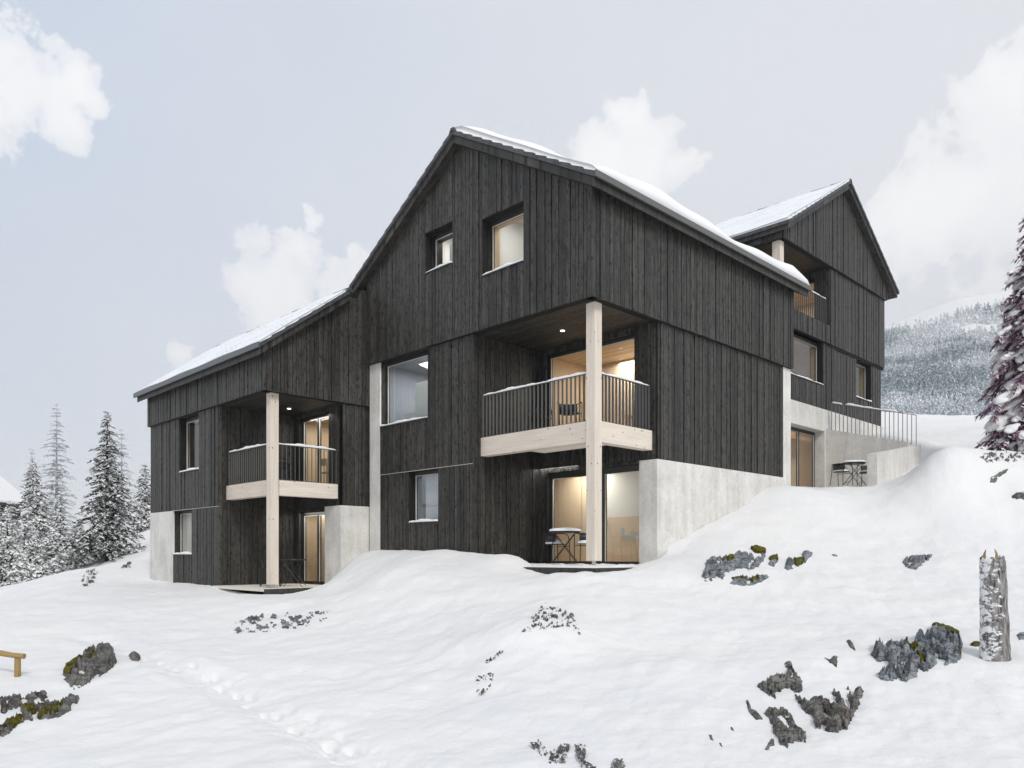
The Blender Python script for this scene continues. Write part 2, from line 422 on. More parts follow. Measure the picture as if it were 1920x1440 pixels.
def downlight(x,y,z,parent,name='downlight'):
    b=MB(); n=16; c=[(x+.055*math.cos(2*PI*i/n),y+.055*math.sin(2*PI*i/n)) for i in range(n)]
    k=len(b.v)
    for zz in (z-.012,z-.001):
        for q in c: b.v.append((q[0],q[1],zz)); b.uv.append((0,0)); b.t.append(.5)
    b.f.append(tuple(range(n))[::-1]); b.f.append(tuple(range(n,2*n)))
    for i in range(n): b.f.append((i,(i+1)%n,n+(i+1)%n,n+i))
    return b.build(name,M['lamp'],parent)

def railing(parent, segs, z0,z1, gaps=.125, snowh=.05, hw=.026):
    """segs: list of ((x0,y0),(x1,y1)) straight runs, flat bar balusters"""
    mb=MB()
    for (a,b) in segs:
        a=np.array(a,float); b=np.array(b,float); L=np.linalg.norm(b-a); t=(b-a)/L; n=np.array((-t[1],t[0]))
        def bar(s0,s1,w,c0,c1):
            P=[]
            for zz in (c0,c1):
                for s_,q in ((s0,-w),(s1,-w),(s1,w),(s0,w)):
                    pt=a+t*s_+n*q; P.append((pt[0],pt[1],zz))
            mb.hexa(P)
        bar(0,L,.022,z1-.012,z1); bar(0,L,.02,z0,z0+.012)
        k=int(round(L/gaps))
        for i in range(k+1):
            s_=.006+(L-.012)*i/k
            bar(s_-.004,s_+.004,hw,z0+.012,z1-.012)
    o=mb.build('railing',M['metal'],parent)
    for (a,b) in segs: snow_strip((*a,z1),(*b,z1),.075,snowh*1.6,parent)
    return o

# ------------------------------------------------------------------ roofs
def gable_roof(parent, axis, r0,r1, s_r,z_r, s_a,z_a, s_b,z_b, wood_in=.06, r0b=None):
    """ridge along axis from r0 to r1; section coordinate s: ridge s_r, eaves s_a (front/left) and s_b. top surface z."""
    def P(r,s,z): return (r,s,z) if axis=='x' else (s,r,z)
    def slabpoly(mb, s0,z0,s1,z1, ta,tb, ra,rb):
        q=[P(ra,s0,z0-tb),P(rb,s0,z0-tb),P(rb,s1,z1-tb),P(ra,s1,z1-tb),P(ra,s0,z0-ta),P(rb,s0,z0-ta),P(rb,s1,z1-ta),P(ra,s1,z1-ta)]
        L=math.hypot(s1-s0,z1-z0)
        uv=[(ra,0),(rb,0),(rb,L),(ra,L)]*2
        mb.hexa(q,.5,uv)
    tl=MB(); wd=MB(); k=MB()
    r0_=r0
    for s_e,z_e in ((s_a,z_a),(s_b,z_b)):
        r0=r0_ if (s_e==s_a or r0b is None) else r0b
        n=max(6,int(abs(s_e-s_r)/.34)); 
        for i in range(n):      # tile courses, each lapping the one below
            f0,f1=i/n,(i+1)/n
            a0,b0=s_r+(s_e-s_r)*f0, z_r+(z_e-z_r)*f0; a1,b1=s_r+(s_e-s_r)*f1, z_r+(z_e-z_r)*f1
            q=[P(r0,a0,b0-.11),P(r1,a0,b0-.11),P(r1,a1,b1-.11),P(r0,a1,b1-.11),P(r0,a0,b0-.025),P(r1,a0,b0-.025),P(r1,a1,b1+.012),P(r0,a1,b1+.012)]
            tl.hexa(q,.5)
        e=(s_e-s_r)/abs(s_e-s_r)
        sl=(z_e-z_r)/(s_e-s_r)
        se=s_e-e*wood_in; ze=z_r+sl*(se-s_r)
        slabpoly(wd,s_r,z_r,se,ze,.115,.30,r0+wood_in,r1-wood_in)
    r0=r0_; rf=tl.build('roof',M['tile'],parent)
    wd.build('verge_board',M['char'],rf)
    for i in range(int((r1-r0)/.38)+1):
        a=r0+i*.38; b=min(a+.40,r1); mm=[]
        if b-a<.08: continue
        h=.045+.01*(i%2)
        q=[P(a,s_r-.12,z_r-.07),P(b,s_r-.12,z_r-.07),P(b,s_r+.12,z_r-.07),P(a,s_r+.12,z_r-.07),P(a,s_r-.05,z_r+h),P(b,s_r-.05,z_r+h+.012),P(b,s_r+.05,z_r+h+.012),P(a,s_r+.05,z_r+h)]
        k.hexa(q)
    k.build('ridge_cap',M['tile'],rf)
    return rf
def roof_snow(parent, axis, r0,r1, s_r,z_r, s_e,z_e, thick, mat, inset=.03, nr=160, ns=50, seed=0, uvmat=True):
    def P(r,s,z): return (r,s,z) if axis=='x' else (s,r,z)
    V=[];T=[];UV=[]
    L=math.hypot(s_e-s_r,z_e-z_r)
    for i in range(nr+1):
        for j in range(ns+1):
            r=r0+(r1-r0)*i/nr; f=j/ns; s_=s_r+(s_e-s_r)*f; z=z_r+(z_e-z_r)*f
            h=thick(r,f)
            V.append(P(r,s_,z+h)); UV.append((r,f*L))
    n0=len(V)
    for i in range(nr+1):
        for j in range(ns+1):
            r=r0+(r1-r0)*i/nr; f=j/ns; V.append(P(r,s_r+(s_e-s_r)*f,z_r+(z_e-z_r)*f-.03)); UV.append((r,f*L))
    Fc=[]
    w=ns+1
    for i in range(nr):
        for j in range(ns):
            a=i*w+j; Fc.append((a,a+1,a+w+1,a+w))
            Fc.append((n0+a,n0+a+w,n0+a+w+1,n0+a+1))
    for i in range(nr):
        for j in (0,ns):
            a=i*w+j; Fc.append((a,a+w,n0+a+w,n0+a))
    for j in range(ns):
        for i in (0,nr):
            a=i*w+j; Fc.append((a,a+1,n0+a+1,n0+a))
    o=mesh_np('roof_snow',V,Fc,mat,parent,True)
    me=o.data; uvl=me.uv_layers.new(name='UVMap'); li=np.zeros(len(me.loops),dtype=np.int32); me.loops.foreach_get('vertex_index',li)
    uvl.data.foreach_set('uv',np.array(UV,dtype=np.float32)[li].ravel())
    return o
m_,t_=material('tile'); o_=t_.tc.outputs['Object']
setp(t_,t_.ramp(t_.noise(o_,6,4),[(.3,(.045,.047,.05)),(.7,(.10,.103,.107))]),.6,t_.noise(o_,30,3),.3,.01,.3); M['tile']=m_

# ================================================================== MAIN HOUSE
XU,XL=12.39,12.49; YU,YL=10.26,10.36; Y1=18.45; XE=21.4
MZ=-.22   # ground floor level
mh=thing('gabled_house',(12.4,10.3,MZ),'tall black timber gabled house at the centre with two stacked corner balconies','house')
RS,RZ=14.40,10.27; EA,ZA=9.95,7.70; EB,ZB=18.92,7.60
def mtop(y):  # underside of the roof layers
    z = RZ+(ZA-RZ)*(y-RS)/(EA-RS) if y<RS else RZ+(ZB-RZ)*(y-RS)/(EB-RS)
    return z-.29
hC=(14.72,15.80,7.20,8.25); hD=(12.24,13.64,6.58,7.95)
clad(mh,'upper_cladding','x',XU,YU+.031,Y1,5.34,mtop,[hC,hD],extra=(RS,))
clad(mh,'upper_cladding','y',YU,XU-.014,XE,5.34,mtop(YU+.02)-.01)
NY=14.065; XB=14.80
hA=(15.81,17.945,3.53,5.33); hB=(15.41,16.65,.84,2.20)
# lower wall of the gable front, board joint with flashing at 2.20
clad(mh,'lower_cladding','x',XL,NY+.031,17.945,2.215,5.335,[hA])
clad(mh,'lower_cladding','x',XL,NY+.031,17.945,-1.2,2.20,[hB])
b=MB(); b.box(XL-.022,XL+.02,NY,17.945,2.203,2.212); b.build('flashing',M['gasket'],mh)
b=MB(); b.box(XL-.01,XL+.21,17.947,18.44,-1.5,5.33); b.build('concrete_pier',M['concrete'],mh)
# niche walls
clad(mh,'niche_cladding','y',NY,XL-.012,XB+.1,-.6,5.335)
dG=(10.845,13.74,-.22,2.12); dU=(10.99,13.80,2.84,5.19)
clad(mh,'niche_cladding','x',XB,YL+.04,NY-.002,2.215,5.335,[dU])
clad(mh,'niche_cladding','x',XB,10.845,NY-.002,-.6,2.205,[dG])
# soffit of the overhang with downlight
b=MB(); hboards(b,XU+.035,XB+.2,YU+.035,NY,5.341,'y'); so=b.build('soffit',M['char'],mh)
b=MB(); b.box(XL+.24,XE-.3,YL+.2,Y1-.1,5.375,5.5); b.build('floor_slab',M['backing'],mh)
b=MB(); hboards(b,XU+.035,XL,NY,Y1,5.341,'y'); b.build('soffit',M['char'],mh)
downlight(13.82,12.36,5.340,mh)
# side wall
clad(mh,'lower_cladding','y',YL,XB+.05,20.93,2.20,5.335)
b=MB(); b.box(XB-.005,20.932,YL-.025,10.84,-1.5,2.19); b.build('concrete_wall',M['concrete'],mh)
b=MB(); b.box(20.934,XE-.01,YL-.027,10.6,-1.0,5.33); b.build('concrete_pier',M['concrete'],mh)
# hidden back and left walls
b=MB(); b.box(XE-.25,XE-.02,YL+.25,Y1-.24,-1.5,7.3); b.box(13.,XE-.02,Y1-.22,Y1-.02,-1.5,7.3)
wall_slab(b,'x',XE-.25,XE-.02,YL+.25,Y1-.24,7.3,mtop,extra=(RS,)); b.build('rear_wall',M['char'],mh)
b=MB(); b.box(XL+.05,XB+.1,YU+.3,NY+.3,5.5,5.7); b.build('floor_slab',M['backing'],mh)
# windows
window(mh,'x',XL,*hA,lining=None,depth=.22,head=.085)
window(mh,'x',XL,*hB,lining='bluewall',depth=.20,head=.10)
window(mh,'x',XU,*hC,lining='frame',depth=.30,head=.10)
window(mh,'x',XU,*hD,depth=.30,head=.10)
window(mh,'x',XB,*dU,depth=.12,name='glass_door',sill=False,head=.075,mullions=(12.2,))
window(mh,'x',XB,*dG,depth=.12,name='glass_door',sill=False,head=.15,mullions=(12.0,))
# interiors
room(mh,12.86,15.6,15.2,18.1,2.9,5.32,'bluewall','bluewall',right='white',ceil='bluewall',light=60)
b=MB(); b.box(13.2,13.24,15.25,17.28,2.95,4.76); b.box(13.19,13.7,17.281,17.74,2.95,3.96); b.build('kitchen_unit',M['white'],mh)
b=MB(); b.hexa([(13.2,16.5,4.95),(13.23,16.5,4.95),(13.23,17.2,5.30),(13.2,17.2,5.30),(13.2,16.5,5.31),(13.23,16.5,5.31),(13.23,17.2,5.315),(13.2,17.2,5.315)]); b.build('interior_beam',M['white'],mh)
room(mh,12.86,14.4,15.1,16.95,-.2,2.6,'bluewall','greywall',light=14)
b=MB(); b.box(12.83,12.85,15.42,16.34,.86,2.15); b.build('curtain',M['sheer'],mh)
room(mh,12.98,14.6,14.3,16.3,6.2,8.6,'white','white',right='white',ceil='white',light=26)
b=MB(); b.box(13.05,13.07,14.5,15.62,6.9,8.12); b.build('blind',M['white'],mh)
room(mh,12.98,15.2,11.3,14.6,5.75,8.6,'cream','white',right='cream',ceil='cream',light=42)
b=MB(); b.box(13.9,13.92,11.35,13.5,5.8,8.55); b.build('interior_wall',M['cream'],mh)
b=MB()
for q in ((12.42,12.44,7.05,7.65),(12.70,12.72,7.05,7.65),(12.42,12.72,7.63,7.65),(12.42,12.72,7.05,7.07)): b.box(13.87,13.898,*q)
b.build('picture_frame',M['picture'],mh)
room(mh,15.05,19.2,10.62,14.0,2.86,5.24,'inwood','cream',right='cream',light=85,lx=.4)
b=MB(); b.box(16.8,16.86,12.35,13.98,2.87,5.22,horiz='z'); b.build('interior_wall',M['inwood'],mh)
downlight(16.4,11.55,5.235,mh)
room(mh,15.05,17.9,10.95,15.8,-.2,2.3,'inwood','cream',right='cream',light=62,lx=.10)
b=MB()
for k_,(y0,y1) in enumerate(((14.62,15.78),(13.75,14.61),(13.0,13.74))): b.box(16.15,16.19,y0,y1-.006,-.19,2.28,.35+.2*k_,horiz='z')
b.build('timber_panel',M['inwood'],mh)
b=MB(); b.box(16.17,16.21,12.87,12.985,-.19,2.28,.1,horiz='z'); dd=b.build('interior_door',M['inwood'],mh)
b=MB(); b.box(16.10,16.14,12.86,12.90,.86,.90); b.box(16.09,16.11,12.84,12.96,.87,.89); b.box(16.12,16.14,12.865,12.91,.70,.74); b.build('handle',M['black'],dd)
b=MB(); b.box(16.15,16.18,11.3,12.86,.98,2.28); b.build('interior_wall',M['cream'],mh)
b=MB(); b.box(16.15,16.185,11.3,12.86,-.19,.978,horiz='z'); b.build('timber_panel',M['inwood'],mh)
b=MB(); b.box(15.3,15.33,11.15,11.75,.38,.5); b.box(15.3,15.33,11.68,11.75,.5,.66); b.build('shelf',M['cream'],mh)
# balcony
bal=bpy.data.objects.new('balcony',None); COL.objects.link(bal); bal.parent=mh; bal.location=np.array((12.72,10.47,2.4))-np.array(mh.location)
b=MB(); b.box(12.72,12.96,10.69,NY-.012,2.40,2.845,.4,'y'); b.build('beam',M['pine'],bal)
b=MB(); b.box(12.95,XB-.012,10.47,10.71,2.40,2.845,.6,'x'); b.build('beam',M['pine'],bal)
b=MB(); b.box(12.96,13.42,10.71,12.58,2.402,2.46,.8,'y'); b.build('underside_panel',M['pine'],bal)
b=MB(); b.box(12.96,XB-.012,10.71,NY-.012,2.66,2.82); b.build('floor_slab',M['backing'],bal)
railing(bal,[((12.80,10.70),(12.80,NY-.015)),((12.95,10.55),(XB-.02,10.55))],2.86,3.88)
b=MB(); b.box(12.70,12.935,10.45,10.685,-.13,5.338,.5,'z'); po=b.build('post',M['pine'],mh)
b=MB(); b.box(12.79,12.85,10.54,10.60,-.36,-.13); b.build('post_foot',M['steel'],po)
# terrace deck of the ground floor
b=MB()
y=10.0
while y<13.9:
    e=min(y+.12,13.95); b.box(12.15,14.9,y+.004,e-.004,-.33,-.275,random.random(),'x'); y=e
b.box(12.13,12.15,10.0,12.6,-.39,-.275,.3)
b.box(12.15,14.9,9.98,10.0,-.39,-.275,.3)
b.build('deck',M['char'],mh)
V=[];Fc=[];na_,nb_=40,60
for i in range(na_+1):
    for j in range(nb_+1):
        x=12.19+(14.72-12.19)*i/na_; y=10.05+(13.95-10.05)*j/nb_; e=min(i/1.5,j/1.5,(nb_-j)/1.5,1)
        V.append((x+.02*noise1(y*3,4)*(i==0),y,-.272+e*(.035+.022*noise1(x*2.7+y*1.9,3)+.02*noise1(y*5-x*3,8))))
for i in range(na_):
    for j in range(nb_): a=i*(nb_+1)+j; Fc.append((a,a+nb_+1,a+nb_+2,a+1))
mesh_np('snow_cover',V,Fc,M['snow'],mh)
gable_roof(mh,'x',12.10,21.85,RS,RZ,EA,ZA,EB,ZB)
def th_main(r,f):
    a=min(1,.25+(r-12.12)/1.0); e=min(1,max(0,(1-f)/.03))**.5; g=min(1,f/.08+.25)
    n=.5+.5*(math.sin(r*1.1+f*4)+math.sin(r*2.7-f*7+1)*.6+math.sin(r*.6+f*13)*.5)/2.1
    return .03+(.14+.24*n)*a*e*g*(.55+.45*min(1,(21.9-r)/.8))
roof_snow(mh,'x',12.16,21.83,RS-.03,RZ+.01,EA+.0,ZA+.015,th_main,M['snowlump'])
roof_snow(mh,'x',12.14,21.83,RS+.03,RZ+.01,EB,ZB+.015,lambda r,f:.035+.012*math.sin(r*3+f*9),M['roofsnow'],nr=60,ns=24)

# ================================================================== LOWER WING
WU,WL=9.30,9.40; WE=26.54; WZ=-.86
wg=thing('timber_house',(9.4,18.6,WZ),'lower black timber house at the left end, its snowy roof sloping to the front','house')
# roof: ridge runs along y
WRX,WRZ=11.66,7.22; WAX,WAZ=9.0,5.24; WBX,WBZ=14.4,7.12
def wtop(x):
    z=WRZ+(WAZ-WRZ)*(x-WRX)/(WAX-WRX) if x<WRX else WRZ+(WBZ-WRZ)*(x-WRX)/(WBX-WRX)
    return z-.29
clad(wg,'upper_cladding','x',WU,Y1+.031,WE,4.18,wtop(WU)-.0)
clad(wg,'upper_cladding','y',Y1,WU-.014,WRX+1.0,4.18,lambda x: wtop(x) if x<WRX-.12 else (7.12 if x<12.14 else 7.40),extra=(WRX-.12,12.14))
WNY=21.30; WYL=18.55; WXB=11.72
hU=(22.679,24.12,2.50,4.175); hW=(23.22,24.60,.0,1.355)
clad(wg,'lower_cladding','x',WL,WNY+.031,WE-.03,1.37,4.175,[hU])
clad(wg,'lower_cladding','x',WL,WNY+.031,24.60,-1.8,1.355,[hW])
b=MB(); b.box(WL-.022,WL+.02,WNY,24.60,1.357,1.366); b.build('flashing',M['gasket'],wg)
b=MB(); b.box(WL-.012,WL+.28,24.602,WE-.005,-2.2,1.362); b.build('concrete_wall',M['concrete'],wg)
clad(wg,'niche_cladding','y',WNY,WL-.012,WXB+.1,-1.3,4.175)
eU=(19.36,21.0,1.95,4.06); eG=(19.36,20.98,-.84,1.27)
clad(wg,'niche_cladding','x',WXB,WYL+.04,WNY-.002,1.37,4.175,[eU])
clad(wg,'niche_cladding','x',WXB,19.36,WNY-.002,-1.3,1.36,[eG])
clad(wg,'lower_cladding','y',WYL,WXB-.05,12.55,1.365,4.175)
b=MB(); b.box(WXB-.13,13.4,WYL-.02,19.355,-2,1.358); b.build('concrete_wall',M['concrete'],wg)
b=MB(); hboards(b,WU+.035,WXB+.2,Y1+.035,WNY,4.181,'y'); b.build('soffit',M['char'],wg)
b=MB(); hboards(b,WU+.035,WL,WNY,WE-.05,4.181,'y'); b.build('soffit',M['char'],wg)
b=MB(); b.box(WU+.1,14.0,Y1+.1,WE-.1,4.22,4.34); b.build('floor_slab',M['backing'],wg)
downlight(11.01,20.32,4.179,wg)
b=MB(); b.box(WL+.06,13.9,WE-.2,WE-.02,-2,4.2); b.box(WU+.04,13.9,WE-.2,WE-.02,4.2,5.1); b.box(13.7,13.9,Y1+.25,WE-.2,-2,5.1)
wall_slab(b,'y',WE-.2,WE-.02,WU+.3,13.9,5.1,wtop,extra=(WRX,)); b.build('rear_wall',M['char'],wg)
window(wg,'x',WL,*hU,ld=.10,depth=.20,head=.12)
window(wg,'x',WL,*hW,lining='picture',depth=.20,head=.09)
window(wg,'x',WXB,*eU,depth=.12,name='glass_door',sill=False,head=.10,mullions=(20.12,))
window(wg,'x',WXB,*eG,depth=.12,name='glass_door',sill=False,head=.12,mullions=(20.12,))
room(wg,9.86,11.5,22.2,25.3,1.6,4.4,'cream','white',right='cream',ceil='cream',light=40)
room(wg,9.75,11.4,22.6,24.6,-.8,1.3,'picture','sheer',right='sheer',light=10)
b=MB(); b.box(9.72,9.735,23.2,23.72,.0,1.3); b.build('curtain',M['sheer'],wg)
room(wg,12.0,13.6,18.75,21.2,1.96,4.05,'inwood','cream',right='inwood',light=40,lx=.15)
b=MB(); b.box(13.0,13.04,20.6,21.15,1.97,3.6,horiz='z'); b.build('timber_panel',M['inwood'],wg)
room(wg,12.0,13.4,19.3,21.2,-.83,1.3,'inwood','inwood',right='inwood',light=30,lx=.1)
b=MB()
for y0,y1 in ((19.38,20.25),(20.256,21.1)): b.box(12.35,12.39,y0,y1-.006,-.82,1.28,rnd(.5,.9),horiz='z')
b.build('timber_panel',M['inwood'],wg)
wb=bpy.data.objects.new('balcony',None); COL.objects.link(wb); wb.parent=wg; wb.location=np.array((9.6,18.66,1.55))-np.array(wg.location)
b=MB(); b.box(9.60,9.84,18.87,WNY-.012,1.545,1.94,.3,'y'); b.build('beam',M['pine'],wb)
b=MB(); b.box(9.83,WXB-.142,18.655,18.89,1.545,1.94,.7,'x'); b.build('beam',M['pine'],wb)
b=MB(); b.box(9.84,WXB-.012,18.89,WNY-.012,1.75,1.92); b.build('floor_slab',M['backing'],wb)
railing(wb,[((9.68,18.87),(9.68,WNY-.015)),((9.82,18.73),(WXB-.145,18.73))],1.955,2.885,snowh=.055,hw=.014)
b=MB(); b.box(9.575,9.80,18.63,18.855,-.77,4.178,.5,'z'); po=b.build('post',M['pine'],wg)
b=MB(); b.box(9.66,9.72,18.71,18.77,-.95,-.77); b.build('post_foot',M['steel'],po)
b=MB(); b.box(9.2,11.9,18.25,21.29,-.93,-.865); b.build('patio_slab',M['cream'],wg)
b=MB(); b.box(9.2,11.58,18.22,18.248,-1.05,-.867); b.build('patio_edge',M['char'],wg)
gable_roof(wg,'y',18.16,26.82,WRX,WRZ,WAX,WAZ,WBX,WBZ,r0b=18.52)
roof_snow(wg,'y',18.2,26.80,WRX-.02,WRZ+.02,WAX+.02,WAZ+.02,lambda r,f:.03+.03*min(1,(r-18.2)/.3)+.012*math.sin(r*2.3+f*5),M['roofsnow'],nr=120,ns=30)
roof_snow(wg,'y',18.56,26.80,WRX+.02,WRZ+.02,WBX-.02,WBZ+.02,lambda r,f:.06,M['roofsnow'],nr=20,ns=8)
b=MB(); b.box(WAX-.03,WAX+.0,18.1,26.86,WAZ-.10,WAZ+.035); b.build('eaves_metal',M['zinc'],wg)
b=MB(); b.box(12.1,21.87,EA-.03,EA,ZA-.10,ZA+.03); b.build('eaves_metal',M['metal'],mh)

# ================================================================== REAR HOUSE
RU,RL=12.30,12.40; RX0,RX1=24.95,34.27; RF=2.25
rh=thing('mountain_house',(25,12.4,RF),'weathered brown-black timber house behind at the right, gable towards the terrace','house')
RRX,RRZ=29.80,14.20; RAX,RAZ=24.70,11.17; RBX,RBZ=34.82,11.17
def rtop(x):
    z=RRZ+(RAZ-RRZ)*(x-RRX)/(RAX-RRX) if x<RRX else RRZ+(RBZ-RRZ)*(x-RRX)/(RBX-RRX)
    return z-.29
YB=20.5
clad(rh,'upper_cladding','y',RU,RX0,RX1,10.73,rtop,extra=(RRX,))
clad(rh,'upper_cladding','x',RX0-.05,RU+.04,YB,10.73,rtop(RX0)-.02)
RN=28.79; RNY=16.2
hE=(25.70,28.43,6.27,7.87); hF=(31.45,33.02,6.27,7.87)
clad(rh,'middle_cladding','y',RL,RN,RX1-.03,7.885,10.725)
clad(rh,'middle_cladding','y',RL,RX0+.02,RN,7.885,8.55)
clad(rh,'lower_cladding','y',RL+.08,RX0+.02,RX1-.22,5.38,7.88,[hE,hF])
b=MB(); b.box(RN-.0,RX1-.05,RL+.03,RL+.2,7.80,7.884); b.box(RX0+.02,RN,RL+.03,RL+.2,7.874,7.884); b.build('soffit',M['backing'],rh)
clad(rh,'niche_cladding','x',RN,RL+.035,RNY,8.0,10.725,[(12.98,15.6,8.6,10.45)])
clad(rh,'niche_cladding','y',RNY,RX0+.05,RN,8.0,10.725)
b=MB(); hboards(b,RX0,RN+.2,RU+.035,RNY,10.731,'y'); b.build('soffit',M['char'],rh)
b=MB(); hboards(b,RN,RX1,RU+.035,RL,10.731,'x'); b.build('soffit',M['char'],rh)
b=MB(); b.box(RX0+.1,RX1-.3,RL+.3,YB-.1,10.77,10.9); b.box(RX0+.1,RN-.01,RL+.1,YB-.3,8.35,8.5); b.build('floor_slab',M['backing'],rh)
b=MB(); b.box(25.04,25.32,12.48,12.76,8.5,10.728,.5,'z'); b.build('post',M['pine'],rh)
window(rh,'x',RN,12.98,15.6,8.6,10.45,depth=.12,name='glass_door',sill=False,head=.1)
room(rh,29.05,32,12.7,16,8.6,10.6,'inwood','inwood',right='inwood',light=45)
rb=bpy.data.objects.new('balcony',None); COL.objects.link(rb); rb.parent=rh; rb.location=np.array((25,12.5,8.55))-np.array(rh.location)
railing(rb,[((25.34,12.52),(RN-.02,12.52)),((25.1,12.8),(25.1,RNY-.05))],8.56,9.56,snowh=.05,gaps=.16,hw=.018)
window(rh,'y',RL+.08,*hE,depth=.22,head=.13)
window(rh,'y',RL+.08,*hF,depth=.22,head=.13)
def room_y(parent,x0,x1,y0,y1,z0,z1,m1,m2,light=0):
    t=.03
    b=MB(); b.box(x0,x1,y1,y1+t,z0,z1); b.build('interior_wall',M[m2],parent)
    b=MB(); b.box(x0-t,x0,y0,y1,z0,z1); b.build('interior_wall',M[m1],parent)
    b=MB(); b.box(x1,x1+t,y0,y1,z0,z1,horiz='z'); b.build('interior_wall',M['inwood'],parent)
    b=MB(); b.box(x0-t,x1+t,y0,y1+t,z1+.002,z1+t,horiz='x'); b.build('interior_ceiling',M['inwood'],parent)
    b=MB(); b.box(x0-t,x1+t,y0,y1+t,z0-t,z0-.002,horiz='x'); b.build('interior_floor',M['inwood'],parent)
    if light:
        l=bpy.data.lights.new('ceiling_light','AREA'); l.energy=light; l.size=1.3; l.color=(1,.965,.92)
        o=bpy.data.objects.new('ceiling_light',l); COL.objects.link(o); o.location=np.array(((x0+x1)/2,(y0+y1)/2,z1-.06))-wloc(parent); o.parent=parent
room_y(rh,25.6,28.6,12.8,15.5,5.6,7.9,'greywall','greywall')
room_y(rh,31.3,33.2,12.8,14.5,5.6,7.9,'greywall','greywall')
# concrete base with the terrace door opening
hd=(25.0,28.33,2.2,4.555)
b=MB(); wall_slab(b,'y',RL-.02,RL+.42,23.8,RX1-.25,1.,5.365,[hd]); b.build('concrete_wall',M['concrete'],rh)
window(rh,'y',RL-.05,*hd,depth=.40,name='glass_door',sill=False,head=.13,mullions=(27.0,),reveal=None,fw=.09)
room_y(rh,24.9,28.5,12.9,16,2.2,4.6,'inwood','inwood',130)
b=MB(); b.box(26.1,28.4,13.5,13.54,2.22,4.4,.6,horiz='z'); b.build('timber_panel',M['inwood'],rh)
b=MB(); b.box(RX0,RX1-.3,YB-.2,YB,1,11); b.box(RX1-.3,RX1-.06,RL+.25,YB,1,10.8); b.box(RX0-.02,RX0+.2,RL+.3,YB,2,8.5)
wall_slab(b,'y',YB-.2,YB,RX0,RX1-.3,11,rtop,extra=(RRX,)); b.build('rear_wall',M['char'],rh)
gable_roof(rh,'y',12.0,20.9,RRX,RRZ,RAX,RAZ,RBX,RBZ)
roof_snow(rh,'y',12.03,20.88,RRX-.02,RRZ+.02,RAX+.02,RAZ+.02,lambda r,f:.05+.05*min(1,max(0,(f-.5)*2))*(1 if f<.97 else .4)+.012*math.sin(r*2.3+f*5),M['roofsnow'],nr=120,ns=40)
roof_snow(rh,'y',12.03,20.88,RRX+.02,RRZ+.02,RBX-.02,RBZ+.02,lambda r,f:.05,M['roofsnow'],nr=20,ns=8)

# ------------------------------------------------------------------ terrace wall with railing
tw=thing('retaining_wall',(28.4,9.2,2.2),'pale concrete terrace wall with thin steel railing beside the weathered house','wall')
def hex_from(ax,p0,p1,pts):
    """pts: 4 (u,z) counter-clockwise-ish bottom0,bottom1,top1,top0"""
    if ax=='x': a=[(p0,pts[0][0],pts[0][1]),(p1,pts[0][0],pts[0][1]),(p1,pts[1][0],pts[1][1]),(p0,pts[1][0],pts[1][1]),(p0,pts[3][0],pts[3][1]),(p1,pts[3][0],pts[3][1]),(p1,pts[2][0],pts[2][1]),(p0,pts[2][0],pts[2][1])]
    else: a=[(pts[0][0],p0,pts[0][1]),(pts[1][0],p0,pts[1][1]),(pts[1][0],p1,pts[1][1]),(pts[0][0],p1,pts[0][1]),(pts[3][0],p0,pts[3][1]),(pts[2][0],p0,pts[2][1]),(pts[2][0],p1,pts[2][1]),(pts[3][0],p1,pts[3][1])]
    return a
b=MB(); b.hexa(hex_from('x',28.42,28.72,[(9.5,.8),(12.378,.8),(12.378,4.66),(9.5,3.86)])); b.build('inner_wall',M['concrete'],tw)
b=MB(); b.hexa(hex_from('y',9.2,9.5,[(24.8,.5),(28.72,.5),(28.72,3.79),(24.8,3.12)])); b.build('front_wall',M['concrete'],tw)
rl=MB(); A=np.array((28.57,12.22,4.62)); Bp=np.array((28.57,9.3,3.80)); ht=.99
for i in range(21):
    p=A+(Bp-A)*i/20; rl.box(p[0]-.02,p[0]+.02,p[1]-.006,p[1]+.006,p[2]-.02,p[2]+ht+.0)
rl.tube([A+(0,0,ht),Bp+(0,0,ht)],.014,6)
ro=rl.build('railing',M['metal'],tw)
d=(Bp-A); snow_strip(A+d*.0+(0,0,ht),A+d*.14+(0,0,ht),.09,.10,ro); snow_strip(A+d*.17+(0,0,ht),A+d*.80+(0,0,ht),.09,.10,ro); snow_strip(A+d*.84+(0,0,ht),A+d*.97+(0,0,ht),.05,.03,ro)

# ================================================================== TERRAIN
ctrl=[]
def cp(px,py,D): ctrl.append(at(px,py,D))
def cz(x,y,z): ctrl.append(np.array((x,y,z),float))
